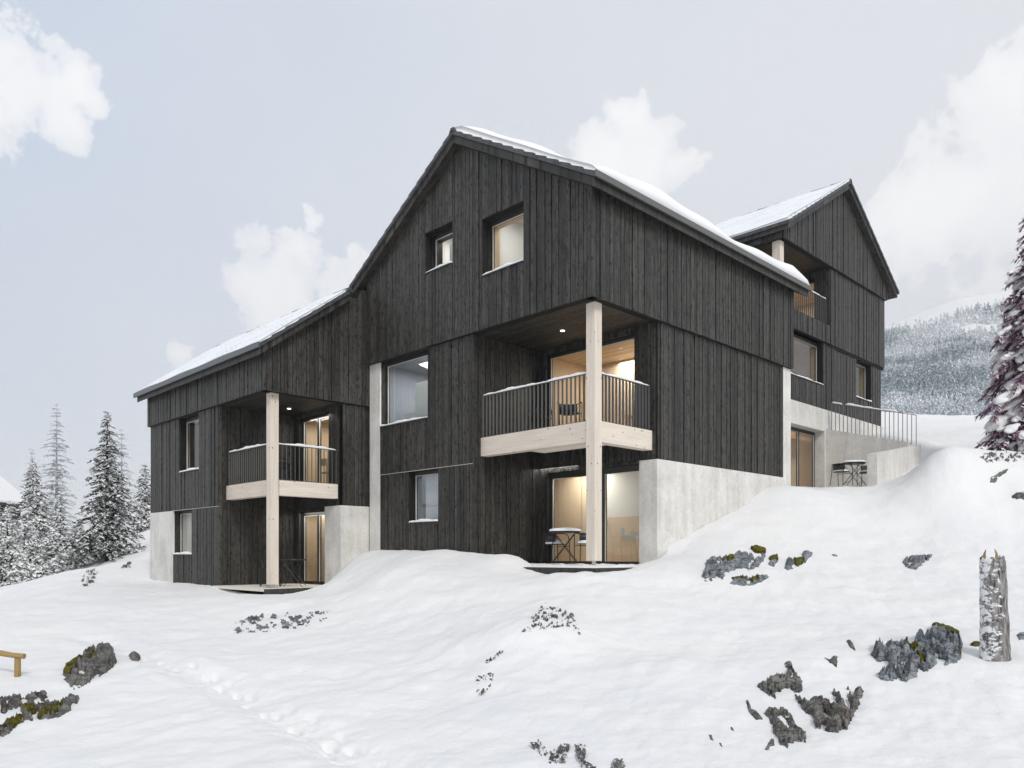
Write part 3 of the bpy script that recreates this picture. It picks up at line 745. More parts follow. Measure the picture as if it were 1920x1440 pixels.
# foreground
for a in [(-300,1440,6.6),(0,1440,6.4),(200,1440,6.3),(450,1440,6.2),(700,1440,6.2),(960,1440,6.1),(1250,1440,6.1),(1600,1440,6.0),(1920,1440,6.0),(2300,1440,6),
          (-200,1330,8.6),(60,1330,8.6),(300,1330,8.6),(560,1330,8.4),(800,1330,8.2),(1050,1330,8.0),(1300,1330,7.8),(1600,1330,7.9),(1900,1330,7.9),(2200,1330,7.9),
          (-150,1250,10.8),(60,1250,10.8),(300,1240,11.2),(560,1240,11.2),(800,1240,10.6),(1200,1245,9.7),(1450,1240,9.8),(1640,1240,9.7),(1860,1240,9.6),(2150,1240,9.6),
          (20,1180,14.5),(220,1180,14.8),(450,1180,14.4),(700,1180,13.4),(880,1180,12.3),
          (1130,1192,11.2),(1300,1195,11.4),(1500,1195,11.4),(1700,1190,11.4),(1900,1190,11.4),
          (1130,1163,12.1),(1300,1166,12.3),(1500,1174,12.2),(1700,1170,12.4),(1900,1165,12.6),
          (1025,1152,11.6),(985,1175,11.0),(905,1235,10.2),(960,1260,9.6),(1060,1240,10.0),
          (0,1128,19),(100,1085,24),(120,1130,18.5),(280,1125,18.5),(430,1122,18.),(560,1125,17.2),(700,1120,15.6),(850,1112,15.),(1000,1108,14.4),(1150,1105,14.4),
          (1300,1100,14.8),(1450,1080,15.5),(1600,1075,16.2),(1750,1080,16),(1920,1080,16),(2150,1080,16),
          (1000,1082,15.8),(850,1070,16.6),(720,1068,17.3),(640,1112,17.6),(1150,1072,16.2),(1250,1050,16.6),(1350,1010,17.8),(1450,985,18.8),(1600,990,19.5),(1750,985,19.5),(1920,975,19.5),(2200,960,19.5)]: cp(*a)
# contact lines with the buildings
for px,py in ((1232,1038),(1267,1013),(1300,997),(1346,970),(1387,948),(1413,932),(1425,917),(1447,914),(1460,907),(1479,908)): ctrl.append(onY(px,py,YL))
for px,py in ((712,1035),(780,1035),(860,1036),(960,1040)): ctrl.append(onX(px,py,XL-.3))
for px,py in ((283,1088),(325,1094),(410,1098)): ctrl.append(onX(px,py,WL))
for x,y,z in ((12.3,18.2,.03),(11.6,17.6,.0),(11.7,16.,.03),(11.5,14.6,.04),(11.7,13.3,-.16),(11.9,12.,-.33),(11.9,10.4,-.34),(13,9.9,-.28),(14.6,9.9,-.08),
              (11.6,18.4,-.36),(11.0,18.2,-.78),(10.3,17.9,-.95),(9.4,17.9,-.98),(8.9,19.,-.95),(8.9,21.,-.93),(10.,19.5,-.95),(8.8,18.,-1.),
              (22.,9.8,1.92),(23.3,9.6,2.02),(23.4,11.0,2.08),(23.2,12.4,2.15),(26,10.8,2.2),(24.4,9.,2.05),(25.6,9.05,2.25),(27.2,9.,2.7),(28.4,8.9,3.05),(29.2,9,3.2),(29.2,11,3.9),(29.2,12.2,4.45),(32,12,4.7),(34.5,12,4.9),(36,14,5.1),(34.5,9,4.6),
              (14,14,-.35),(20,14,-.3),(17,16,-.3),(13,12,-.34),(11,24,-.95),(11,20,-.95),(27,17,2.1),(30,18,2.2),(21.7,14,.5),(21.6,11.,1.6)): cz(x,y,z)
# mound at the right, slope behind it
for a in [(1662,917,22.6),(1700,899,22.4),(1725,880,22.2),(1765,846,22.),(1800,843,22.),(1850,850,22.4),(1920,850,22.6),(2050,850,23),(1780,900,21.),(1850,920,20.8),(1920,915,20.6),(1560,935,21.3),(1660,940,21.3),
          (1730,800,38),(1850,790,38),(1920,786,38),(2100,780,38),(1740,800,60),(1850,790,60),(1920,789,60),(2200,780,60),(1800,795,110),(2100,790,110)]: cp(*a)
# left: crest, valley and the slope behind the house
for a in [(0,1121,23.5),(60,1093,25),(110,1074,26.5),(160,1066,27),(225,1056,27.2),(262,1062,26.8),(278,1080,26.0),(-200,1160,21),(-300,1150,26),
          (0,1125,31),(100,1090,33),(200,1062,34),(-200,1150,32),(0,1085,45),(100,1055,45),(200,1018,45),(272,990,45),(-250,1110,45),(0,1060,70),(150,1010,70),(280,970,70),(-300,1080,70),(100,1020,120),(280,985,120),(-300,1050,120)]: cp(*a)
for a in ((1200,118),(700,118)): cz(*at(a[0],1000,a[1]))
cz(20,40,3.);cz(40,40,9);cz(60,30,13.);cz(60,60,12)
# ground under and behind the camera
for x,y,z in ((0,0,-1.75),(-6,0,-2.0),(0,-6,-1.6),(-5,-5,-2.1),(3,-3,-1.75),(-3,3,-1.9),(-30,0,-4),(0,-30,-2),(-25,-25,-5),(30,-40,2),(-40,30,-5),(0,-80,-4),(-80,0,-8),(-80,-80,-8),(80,-60,8),(-60,80,-3)): cz(x,y,z)
C_=np.array(ctrl); cc=.9
def phi(d2): return np.sqrt(d2+cc*cc)
n_=len(C_); d2=((C_[:,None,:2]-C_[None,:,:2])**2).sum(-1)
A_=np.zeros((n_+3,n_+3)); A_[:n_,:n_]=phi(d2)-np.eye(n_)*.03*1.; A_[:n_,n_]=1; A_[:n_,n_+1:]=C_[:,:2]; A_[n_,:n_]=1; A_[n_+1:,:n_]=C_[:,:2].T
W_=np.linalg.solve(A_, np.concatenate([C_[:,2],np.zeros(3)]))
def mq(x,y):
    sh=x.shape; x=x.ravel(); y=y.ravel(); out=np.empty(len(x))
    for i in range(0,len(x),20000):
        xs,ys=x[i:i+20000],y[i:i+20000]
        d=(xs[:,None]-C_[None,:,0])**2+(ys[:,None]-C_[None,:,1])**2
        out[i:i+20000]=phi(d)@W_[:n_]+W_[n_]+W_[n_+1]*xs+W_[n_+2]*ys
    return out.reshape(sh)
def vnoise(x,y,seed=0):
    xi=np.floor(x).astype(np.int64); yi=np.floor(y).astype(np.int64); fx=x-xi; fy=y-yi
    fx=fx*fx*(3-2*fx); fy=fy*fy*(3-2*fy)
    def hs(a,b):
        h=(a*374761393+b*668265263+seed*974634777)&0xFFFFFFFF; h=((h^(h>>13))*1274126177)&0xFFFFFFFF; return ((h^(h>>16))&0xFFFF)/65535.
    return (hs(xi,yi)*(1-fx)+hs(xi+1,yi)*fx)*(1-fy)+(hs(xi,yi+1)*(1-fx)+hs(xi+1,yi+1)*fx)*fy
def fbm(x,y,o=4,seed=0,g=.5):
    r=0;a=1;t=0
    for i in range(o): r=r+a*vnoise(x*2**i,y*2**i,seed+i*13); t+=a; a*=g
    return r/t
RMAX=115.
def base_h(x,y):
    r=np.hypot(x,y); k=np.minimum(1,RMAX/np.maximum(r,1e-6)); h=mq(x*k,y*k)
    h=h+(fbm(x*.9,y*.9,4,3)-.5)*.16*np.clip((r-5)/6,0.15,1)+(fbm(x*.25,y*.25,2,9)-.5)*.25*np.clip((r-9)/10,0,1)
    far=np.clip((r-RMAX)/500,0,1); far=far*far*(3-2*far)
    h=h*(1-far)+(-4)*far
    return h
def rect(x,y,x0,x1,y0,y1,s=.12):
    d=np.minimum(np.minimum(x-x0,x1-x),np.minimum(y-y0,y1-y)); return np.clip(d/s,0,1)
def house_cut(x,y,h):
    for (x0,x1,y0,y1,z) in ((XL+.06,XE-.06,YL+.05,Y1+.2,-.62),(XL+.06,XB+.3,YL-.12,NY,-.34),(WL+.08,13.9,Y1+.12,WE-.1,-1.06),(WL-.1,WXB,WYL-.2,WNY+.02,-.93),(RX0+.1,RX1-.35,RL+.2,YB-.1,1.9),
                            (22.6,28.64,9.36,12.95,2.2)):
        m=rect(x,y,x0,x1,y0,y1); h=h*(1-m)+np.minimum(h,z)*m
    return h
# lookup grid for ray marching
gx=np.arange(-14,62,.12); gy=np.arange(-22,62,.12); GX,GY=np.meshgrid(gx,gy,indexing='ij'); GH=house_cut(GX,GY,base_h(GX,GY))
def look(x,y):
    i=np.clip((x-gx[0])/.12,0,len(gx)-1.001); j=np.clip((y-gy[0])/.12,0,len(gy)-1.001); a=i.astype(int); b=j.astype(int); fx=i-a; fy=j-b
    return GH[a,b]*(1-fx)*(1-fy)+GH[a+1,b]*fx*(1-fy)+GH[a,b+1]*(1-fx)*fy+GH[a+1,b+1]*fx*fy
Ds=np.geomspace(3.5,60,700)
def ground_at(px,py):
    px=np.atleast_1d(np.asarray(px,float)); py=np.atleast_1d(np.asarray(py,float))
    a=(px-CX)/F; h=(CY-py)/F; rx=a*CT+ST; ry=-a*ST+CT
    X=rx[:,None]*Ds; Y=ry[:,None]*Ds; Z=h[:,None]*Ds
    under=Z<look(X,Y); k=np.where(under.any(1),under.argmax(1),len(Ds)-1); k=np.maximum(k,1)
    D=Ds[k]; i=np.arange(len(px))
    za=Z[i,k-1]-look(X[i,k-1],Y[i,k-1]); zb=Z[i,k]-look(X[i,k],Y[i,k]); f=np.where(zb<0,za/(za-zb+1e-9),0); f=np.clip(f,0,1)
    D=Ds[k-1]*(1-f)+Ds[k]*f
    return np.stack([rx*D,ry*D,look(rx*D,ry*D)],1)
# footprint track
trail=[(170,1196),(240,1215),(310,1240),(385,1268),(450,1300),(520,1340),(590,1376),(660,1408),(735,1450)]
prints=[(362,1243,1),(405,1262,.6),(412,1282,1),(445,1294,1),(462,1315,1.),(430,1275,.5),(497,1331,1.2),(470,1300,.6),(552,1357,1.3),(520,1335,.5),(565,1378,.8),(618,1387,1.),(612,1401,1.1),(660,1395,.5),(630,1418,.6),(690,1436,1.3),(300,1236,.6),(330,1248,.6),(275,1228,.4),(385,1262,.5),(585,1345,.4),(640,1375,.4),(545,1330,.4)]
TP=ground_at([p[0] for p in trail],[p[1] for p in trail]); PP=ground_at([p[0] for p in prints],[p[1] for p in prints])
def trail_h(x,y):
    d=np.full(x.shape,9.)
    for a,b in zip(TP[:-1],TP[1:]):
        ex,ey=b[0]-a[0],b[1]-a[1]; t=np.clip(((x-a[0])*ex+(y-a[1])*ey)/(ex*ex+ey*ey),0,1); d=np.minimum(d,np.hypot(x-a[0]-t*ex,y-a[1]-t*ey))
    band=np.exp(-(d/.26)**2)
    h=-.075*band+(fbm(x*7,y*7,4,21,.6)-.5)*.07*np.exp(-(d/.34)**2)
    h+=.02*np.exp(-((d-.42)/.1)**2)*fbm(x*2,y*2,2,33)
    tx,ty=TP[-1][0]-TP[3][0],TP[-1][1]-TP[3][1]; l=math.hypot(tx,ty); tx/=l; ty/=l
    for (p,q) in zip(PP,prints):
        u=(x-p[0])*tx+(y-p[1])*ty; v=-(x-p[0])*ty+(y-p[1])*tx
        e=(u/.12)**2+(v/.05)**2; h-=.075*q[2]*np.exp(-e**2*.8)
    return h
def fine(x,y):
    r=np.hypot(x,y)
    return (fbm(x*3.1,y*3.1,3,41)-.5)*.045+(fbm(x*1.1+y*.5,y*3.3-x*1.2,3,47)-.5)*.05*np.clip(1.2-r/30,0,1)
# polar sheet
dang=np.radians(np.concatenate([np.linspace(-44,44,780),np.linspace(46,314,90)]))
na=len(dang); rr=np.concatenate([[.4,1.2,2.2],np.geomspace(3.2,45,470),np.geomspace(47,760,60)]); nr_=len(rr)
AA,RR=np.meshgrid(dang,rr,indexing='ij')
xc=np.sin(AA)*RR; dc=np.cos(AA)*RR
GXX=xc*CT+dc*ST; GYY=-xc*ST+dc*CT
HH=base_h(GXX,GYY); near=RR<40
HH[near]+=fine(GXX[near],GYY[near])
tn=(RR<22)&(RR>4); HH[tn]+=trail_h(GXX[tn],GYY[tn])
HH=house_cut(GXX,GYY,HH)
# soft lumps of snow piled along the foot of the walls
V=np.stack([GXX.ravel(),GYY.ravel(),HH.ravel()],1); V=np.vstack([V,[[0,0,float(V[0,2])]]])
I=np.arange(na*nr_).reshape(na,nr_); Ip=np.vstack([I,I[:1]])
Fq=np.stack([Ip[:-1,:-1],Ip[:-1,1:],Ip[1:,1:],Ip[1:,:-1]],-1).reshape(-1,4)[:, ::-1]
g=mesh_np('ground',V,Fq,M['snow'],None,True); g['kind']='structure'

# ================================================================== ROCKS
def pip(px,py,poly):
    n=len(poly); ins=np.zeros(px.shape,bool); d=np.full(px.shape,1e9)
    for i in range(n):
        x0,y0=poly[i]; x1,y1=poly[(i+1)%n]
        c=((y0>py)!=(y1>py))&(px<(x1-x0)*(py-y0)/(y1-y0+1e-9)+x0); ins^=c
        ex,ey=x1-x0,y1-y0; t=np.clip(((px-x0)*ex+(py-y0)*ey)/(ex*ex+ey*ey+1e-9),0,1); d=np.minimum(d,np.hypot(px-x0-t*ex,py-y0-t*ey))
    return np.where(ins,d,-d)
def outcrop(name,poly,label,mat='rock',rise=8.,rough=5.,cat='rock',group=None,holes=(),mosses=(),jag=3.,step=None,seed=0):
    """rock breaking through the snow: a relief patch with real height standing out of the slope"""
    P=np.array(poly,float); x0,y0=P.min(0)-10; x1,y1=P.max(0)+10+rise*.5
    st=step or max(.9,min(2.2,math.sqrt((x1-x0)*(y1-y0))/85)); xs=np.arange(x0,x1,st); ys=np.arange(y0,y1,st*.8)
    PX,PY=np.meshgrid(xs,ys,indexing='ij'); SY=PY-.5*rise; sd=pip(PX,SY,poly)
    for h in holes: sd=np.minimum(sd,-pip(PX,SY,h))
    sd=sd+(fbm(PX*.22,PY*.22,4,seed+5,.62)-.5)*3.2*jag
    if max(x1-x0,y1-y0)>55:   # tongues of snow running into the rock
        tn_=fbm(PX*.075+PY*.05,PY*.11-PX*.04,4,seed+31,.6); sd=np.minimum(sd,(.60-tn_)*55)
    G=ground_at(PX.ravel(),PY.ravel()).reshape(PX.shape+(3,)); D=G[...,0]*ST+G[...,1]*CT
    m=D/F
    # stacked, slanted strata
    q=PX*.5+PY*.9+(fbm(PX*.06,PY*.06,3,seed+2)-.5)*60
    strata=np.abs(((q/13.)%1)-.5)*2
    rel=(fbm(PX*.09,PY*.12,5,seed,.6)-.35)*rough*1.7+strata*rough*.9+fbm(PX*.4,PY*.4,3,seed+7)*rough*.5
    z=np.clip(sd,-6,None); prof=np.where(z>0,1-np.exp(-z/ (rise*.5)),z*.5)
    H=(prof*rise+np.clip(z,0,5)/5*rel)*m
    G2=G.copy(); G2[...,2]+=np.where(sd>-1.5,H,-5*m); G2[...,2]+= .0
    nx,ny=PX.shape; I=np.arange(nx*ny).reshape(nx,ny)
    keep=(sd>-3.)
    fk=keep[:-1,:-1]|keep[1:,:-1]|keep[:-1,1:]|keep[1:,1:]
    Fc=np.stack([I[:-1,:-1],I[1:,:-1],I[1:,1:],I[:-1,1:]],-1)[fk].reshape(-1,4)
    top=G2.reshape(-1,3); bot=top.copy(); bot[:,2]=G.reshape(-1,3)[:,2]-.18
    used=np.unique(Fc); mp=-np.ones(len(top),int); mp[used]=np.arange(len(used)); Ft=mp[Fc]; nV=len(used)
    V=np.vstack([top[used],bot[used]])
    # skirt along the border so the rock is closed below the snow
    ed={}
    for f in Ft:
        for a,b in ((f[0],f[1]),(f[1],f[2]),(f[2],f[3]),(f[3],f[0])): ed[(a,b)]=1
    sk=[(b,a,a+nV,b+nV) for (a,b) in ed if (b,a) not in ed]
    Fa=np.vstack([Ft[:, ::-1] if False else Ft, (Ft+nV)[:, ::-1], np.array(sk)])
    c=V[:nV].mean(0); o=mesh_np(name,V,Fa,M[mat],None,False,origin=c)
    tag(o,label,cat,group)
    for mp_ in mosses:
        mp_=[(a_,b_+.5*rise) for a_,b_ in mp_]; MP=np.array(mp_,float); a0,b0=MP.min(0)-3; a1,b1=MP.max(0)+3
        xs2=np.arange(a0,a1,.8); ys2=np.arange(b0,b1,.7); QX,QY=np.meshgrid(xs2,ys2,indexing='ij'); s2=pip(QX,QY,mp_)+(fbm(QX*.3,QY*.3,3,seed+3)-.5)*3
        # moss sits on the rock: sample rock surface by its image-plane position
        fi=np.clip(((QX-x0)/st).astype(int),0,nx-1); fj=np.clip(((QY-y0)/(st*.8)).astype(int),0,ny-1)
        Gm=ground_at(QX.ravel(),QY.ravel()).reshape(QX.shape+(3,)); Dm=(Gm[...,0]*ST+Gm[...,1]*CT)/F
        Gm[...,2]+= np.maximum(H[fi,fj],.75*rise*Dm)+np.where(s2>0,(1.2+2.2*(1-np.exp(-s2/3)))*Dm+(fbm(QX*.5,QY*.5,2,9))*1.2*Dm,-3*Dm)
        k=(s2>-.8); I2=np.arange(QX.size).reshape(QX.shape); fk=(k[:-1,:-1]&k[1:,:-1]&k[:-1,1:]&k[1:,1:]); F2=np.stack([I2[:-1,:-1],I2[1:,:-1],I2[1:,1:],I2[:-1,1:]],-1)[fk].reshape(-1,4)
        if len(F2)<3: continue
        T=Gm.reshape(-1,3); u=np.unique(F2); mm=-np.ones(len(T),int); mm[u]=np.arange(len(u)); F3=mm[F2]; B=T[u].copy(); B[:,2]-=.03
        mesh_np('moss',np.vstack([T[u],B]),np.vstack([F3,(F3+len(u))[:, ::-1]]),M['moss'],o,True)
    return o
outcrop('boulder',[(115,1264),(122,1248),(150,1230),(162,1216),(185,1207),(207,1205),(213,1220),(219,1232),(219,1243),(190,1264),(165,1279),(137,1287),(122,1273)],
  'dark angular boulder beside the footprint track, mossy on its left side','rockdark',10,6,seed=1,jag=1.5,mosses=[[(118,1262),(124,1248),(150,1230),(156,1236),(140,1252),(132,1262)],[(162,1232),(178,1226),(182,1232),(170,1238)]])
outcrop('rock_outcrop',[(-40,1318),(0,1307),(20,1302),(48,1304),(75,1294),(92,1293),(90,1304),(80,1312),(98,1317),(115,1307),(148,1303),(150,1309),(135,1328),(110,1341),(75,1348),(50,1350),(30,1363),(-10,1380),(-40,1385),(-40,1366),(0,1358),(20,1347),(40,1336),(38,1326),(0,1332),(-40,1338)],
  'low dark rock with brown moss at the bottom left edge below the wooden handrail','rockdark',9,6,seed=2,jag=2,holes=[[(58,1313),(68,1308),(82,1312),(80,1318),(66,1319)]],mosses=[[(90,1330),(118,1318),(122,1324),(96,1338),(72,1346),(68,1342)],[(40,1328),(60,1326),(70,1334),(52,1340)],[(2,1362),(30,1348),(48,1346),(28,1362)]])
outcrop('stone',[(245,1222),(252,1220),(260,1224),(254,1231),(247,1231)],'single small dark stone right of the mossy boulder','rockdark',3,2,seed=3,jag=.6,step=.6,cat='stone')
outcrop('rock_outcrop',[(1314,1085),(1318,1072),(1324,1058),(1322,1050),(1350,1043),(1368,1046),(1380,1035),(1400,1033),(1415,1027),(1437,1040),(1430,1050),(1422,1058),(1405,1070),(1398,1062),(1370,1068),(1355,1084),(1330,1088)],
  'blue-grey rock capped with green moss on the slope in front of the concrete side wall','rock',7,5,seed=4,jag=2,mosses=[[(1408,1027),(1420,1025),(1436,1031),(1434,1036),(1416,1033)],[(1358,1047),(1372,1043),(1378,1052),(1366,1060)]])
outcrop('rock_outcrop',[(1368,1092),(1378,1083),(1398,1078),(1420,1080),(1440,1075),(1443,1080),(1430,1090),(1410,1097),(1385,1096)],'small low rock with a moss streak just below the large blue-grey rock','rock',4,3,seed=5,jag=1.2,mosses=[[(1372,1084),(1392,1082),(1398,1088),(1380,1087)],[(1405,1086),(1425,1080),(1422,1090),(1410,1092)]])
outcrop('stone',[(1440,1056),(1446,1048),(1460,1042),(1458,1052),(1450,1061)],'moss-covered stone between two blue-grey rocks on the slope','rock',3,2,seed=6,jag=1,cat='stone',step=.8,mosses=[[(1440,1048),(1450,1041),(1458,1041),(1459,1050),(1448,1052)]])
outcrop('stone',[(1470,1063),(1476,1043),(1488,1045),(1496,1055),(1505,1042),(1504,1035),(1512,1031),(1524,1035),(1516,1044),(1508,1056),(1490,1062),(1478,1066)],'forked grey stone with yellow-brown moss right of the mossy stone','rock',5,3,seed=8,jag=1,cat='stone',step=.9,mosses=[[(1488,1048),(1504,1046),(1506,1054),(1494,1060)]])
outcrop('stone',[(1557,1040),(1562,1038),(1571,1040),(1570,1043),(1562,1043)],'tiny grey stone alone on the snow slope near the top','rock',2,1,seed=9,jag=.5,cat='stone',step=.6)
outcrop('rock',[(1692,1052),(1697,1044),(1712,1042),(1748,1038),(1744,1048),(1730,1056),(1718,1065),(1700,1062)],'solitary grey rock on the snow left of the broken tree stem','rock',5,3,seed=10,jag=1)
outcrop('rock_outcrop',[(1633,1222),(1640,1206),(1655,1201),(1690,1204),(1712,1206),(1716,1188),(1735,1182),(1752,1173),(1800,1190),(1806,1200),(1800,1215),(1802,1232),(1790,1240),(1772,1245),(1764,1234),(1756,1240),(1738,1256),(1722,1250),(1720,1262),(1690,1275),(1650,1272),(1646,1258),(1668,1244),(1664,1232),(1644,1236)],
  'largest blue-grey rock with a moss cushion on top, beside the broken tree stem','rock',12,8,seed=11,jag=2.5,mosses=[[(1745,1174),(1756,1171),(1780,1178),(1800,1188),(1790,1190),(1762,1181)],[(1692,1206),(1712,1212),(1724,1222),(1718,1228),(1700,1218)],[(1718,1234),(1736,1234),(1734,1241),(1722,1240)],[(1796,1222),(1802,1218),(1802,1230)]])
outcrop('rock_outcrop',[(1421,1284),(1434,1272),(1455,1266),(1470,1266),(1476,1256),(1469,1244),(1476,1240),(1488,1243),(1484,1250),(1494,1262),(1504,1276),(1504,1290),(1494,1295),(1482,1284),(1470,1283),(1462,1292),(1452,1290),(1456,1307),(1440,1300),(1430,1290)],
  'hook-shaped dark rock in the foreground above the ring-shaped one','rockdark',7,5,seed=12,jag=2)
outcrop('rock_outcrop',[(1490,1293),(1500,1308),(1515,1318),(1528,1311),(1536,1302),(1548,1312),(1562,1322),(1573,1322),(1560,1298),(1564,1292),(1578,1303),(1586,1322),(1596,1332),(1592,1308),(1584,1290),(1590,1286),(1602,1298),(1612,1288),(1621,1288),(1618,1306),(1604,1326),(1594,1348),(1589,1366),(1575,1368),(1574,1374),(1540,1364),(1527,1360),(1524,1338),(1506,1326),(1496,1310)],
  'jagged spiky slate rock with upright blades, largest of the foreground dark rocks','rockdark',9,7,seed=13,jag=2.5)
outcrop('rock_outcrop',[(1433,1334),(1440,1325),(1456,1328),(1468,1324),(1484,1338),(1493,1358),(1496,1363),(1514,1370),(1512,1392),(1490,1388),(1487,1394),(1474,1400),(1462,1394),(1452,1372),(1446,1350)],
  'ring-shaped dark rock around a snow patch near the bottom edge','rockdark',7,5,seed=14,jag=2,holes=[[(1455,1340),(1466,1340),(1484,1358),(1486,1366),(1468,1356)]])
outcrop('rock_outcrop',[(1398,1312),(1404,1312),(1408,1326),(1422,1336),(1430,1346),(1418,1347),(1404,1336)],'slim curved dark rock left of the ring-shaped rock','rockdark',4,3,seed=15,jag=1,step=.9)
outcrop('stone',[(1434,1405),(1440,1392),(1446,1383),(1452,1386),(1453,1398),(1444,1400),(1440,1405)],'small pointed stone under the ring-shaped rock','rockdark',3,2,seed=16,jag=1,cat='stone',step=.8)
outcrop('stone',[(1586,1199),(1594,1199),(1600,1206),(1605,1220),(1594,1214)],'narrow dark stone left of the largest blue-grey rock','rockdark',3,2,seed=17,jag=1,cat='stone',step=.8)
outcrop('stone',[(1547,1232),(1556,1236),(1562,1228),(1570,1230),(1568,1249),(1556,1244)],'dark notched stone above the spiky slate rock','rockdark',3,2,seed=18,jag=1.5,cat='stone',step=.8)
for i,(c,l) in enumerate((((1334,1383),'leftmost of the three tiny stones left of the ring-shaped rock'),((1352,1398),'lowest of the three tiny stones left of the ring-shaped rock'),((1373,1368),'rightmost of the three tiny stones left of the ring-shaped rock'))):
    x,y=c; outcrop('stone',[(x-5,y-6),(x,y-6),(x+4,y+3),(x+5,y+6),(x-1,y+4)],l,'rockdark',2.5,1.5,seed=20+i,jag=1,cat='stone',step=.7)
outcrop('moss_cushion',[(1818,1207),(1825,1201),(1842,1202),(1842,1213),(1828,1214)],'round green moss cushion at the left foot of the broken tree stem','moss',4,1,seed=24,jag=1,cat='moss',step=.8)
outcrop('stone',[(1905,1190),(1912,1185),(1945,1186),(1945,1200),(1910,1200)],'blue-grey stone cut by the right edge beside the tree stem','rock',4,2,seed=25,jag=1,cat='stone',step=.9)
outcrop('rock_outcrop',[(1856,903),(1858,894),(1866,890),(1874,884),(1890,878),(1886,884),(1870,896),(1866,903)],'dark sliver of rock on the snow mound under the pink-frosted spruce','rockdark',4,2,seed=26,jag=1.2,step=.9)
outcrop('rock_outcrop',[(1895,930),(1905,922),(1940,920),(1940,934),(1905,936)],'rock showing at the right edge on the flank of the snow mound','rockdark',4,2,seed=27,jag=2,step=.9)
def speckle(name,poly,label,thr,seed,sc=.16,mat='rockdark',cat='rock'):
    """a patch of thin rock ribs and stalks poking a few centimetres through the snow"""
    P=np.array(poly,float); x0,y0=P.min(0); x1,y1=P.max(0); xs=np.arange(x0,x1,.9); ys=np.arange(y0,y1,.8)
    PX,PY=np.meshgrid(xs,ys,indexing='ij'); sd=pip(PX,PY,poly); n=fbm(PX*sc,PY*sc*1.6,4,seed,.62); f=(n-thr)*30+np.clip(sd/6,-3,.6)*1.2
    G=ground_at(PX.ravel(),PY.ravel()).reshape(PX.shape+(3,)); m=(G[...,0]*ST+G[...,1]*CT)/F
    k=(sd>0)&(f>-.6); G[...,2]+=np.clip(f,-1,3.5)*m*.9
    I=np.arange(PX.size).reshape(PX.shape); fk=k[:-1,:-1]&k[1:,:-1]&k[:-1,1:]&k[1:,1:]; Fc=np.stack([I[:-1,:-1],I[1:,:-1],I[1:,1:],I[:-1,1:]],-1)[fk].reshape(-1,4)
    if len(Fc)<4: return
    T=G.reshape(-1,3); u=np.unique(Fc); mm=-np.ones(len(T),int); mm[u]=np.arange(len(u)); F3=mm[Fc]; B=T[u].copy(); B[:,2]-=.08
    o=mesh_np(name,np.vstack([T[u],B]),np.vstack([F3,(F3+len(u))[:, ::-1]]),M[mat],None,False,origin=T[u].mean(0)); tag(o,label,cat)
speckle('rock_ledge',[(433,1172),(470,1155),(520,1148),(560,1152),(615,1145),(615,1165),(560,1180),(500,1186),(440,1188)],'long thin snow-dusted rock ledge below the lower house',.56,3,.13,'rock')
speckle('rock_ledge',[(975,1190),(990,1165),(1010,1145),(1020,1130),(1075,1152),(1090,1192),(1060,1176),(1020,1180)],'snow-dusted rock on top of the small mound in the middle foreground',.55,4,.2)
speckle('rock_ledge',[(888,1275),(900,1266),(928,1262),(920,1290),(900,1308),(893,1300)],'speckled rock patch low on the left flank of the small mound',.50,5,.3)
speckle('rock_ledge',[(905,1244),(940,1220),(945,1224),(915,1246)],'thin dark rock crack above the speckled patch on the small mound',.45,6,.25)
speckle('rock_ledge',[(990,1395),(1010,1388),(1030,1410),(1055,1395),(1070,1398),(1062,1430),(1030,1434)],'grey tufts and rock left of centre at the bottom edge',.50,7,.22)
speckle('rock_ledge',[(1076,1398),(1098,1396),(1100,1430),(1120,1440),(1108,1448),(1086,1436)],'upright grey rock tuft at the bottom edge, middle one',.46,8,.22)
speckle('rock_ledge',[(1140,1448),(1150,1425),(1168,1424),(1176,1450)],'grey tuft at the bottom edge, rightmost one',.42,9,.25)
speckle('rock_ledge',[(150,1092),(165,1066),(185,1070),(176,1092),(160,1104)],'dark rock streak on the left snow bank beside the lower house',.52,10,.25)
speckle('rock_ledge',[(222,1066),(232,1056),(248,1056),(246,1066)],'small dark rock spot at the crest of the left snow bank',.48,11,.25)
speckle('rock_ledge',[(1835,856),(1850,850),(1925,850),(1925,866),(1850,868)],'speckled bare ground at the foot of the pink-frosted spruce',.53,12,.25)

# ================================================================== BROKEN STEM, HANDRAIL
b0=ground_at(1867,1234)[0]; sc_=(b0[0]*ST+b0[1]*CT)/F
st=thing('tree_stump',b0,'tall broken tree stem plastered with snow, standing at the lower right','tree stump')
V=[];Fc=[];n=40;k=60; Hs=205*sc_
for i in range(k+1):
    f=i/k
    for j in range(n):
        a=2*PI*j/n; r=(25.5-4.5*f+3*max(0,1-f*9))*sc_
        r*=1+.09*float(fbm(np.array([math.cos(a)*2+9.]),np.array([math.sin(a)*2+f*7.]),4,5)[0]-.5)*2
        z=f*Hs-.12
        if i==k: z+=(.10*float(vnoise(np.array([j*.55]),np.array([2.]),8)[0])-.05)
        V.append((b0[0]+r*math.cos(a)-.02*f,b0[1]+r*math.sin(a)+.03*f,b0[2]+z))
for i in range(k):
    for j in range(n): Fc.append((i*n+j,i*n+(j+1)%n,(i+1)*n+(j+1)%n,(i+1)*n+j))
c=len(V); V.append((b0[0],b0[1],b0[2]+Hs-.18)); 
for j in range(n): Fc.append((k*n+j,k*n+(j+1)%n,c,c))
mesh_np('stem',V,[f for f in Fc],M['bark'],st,True)
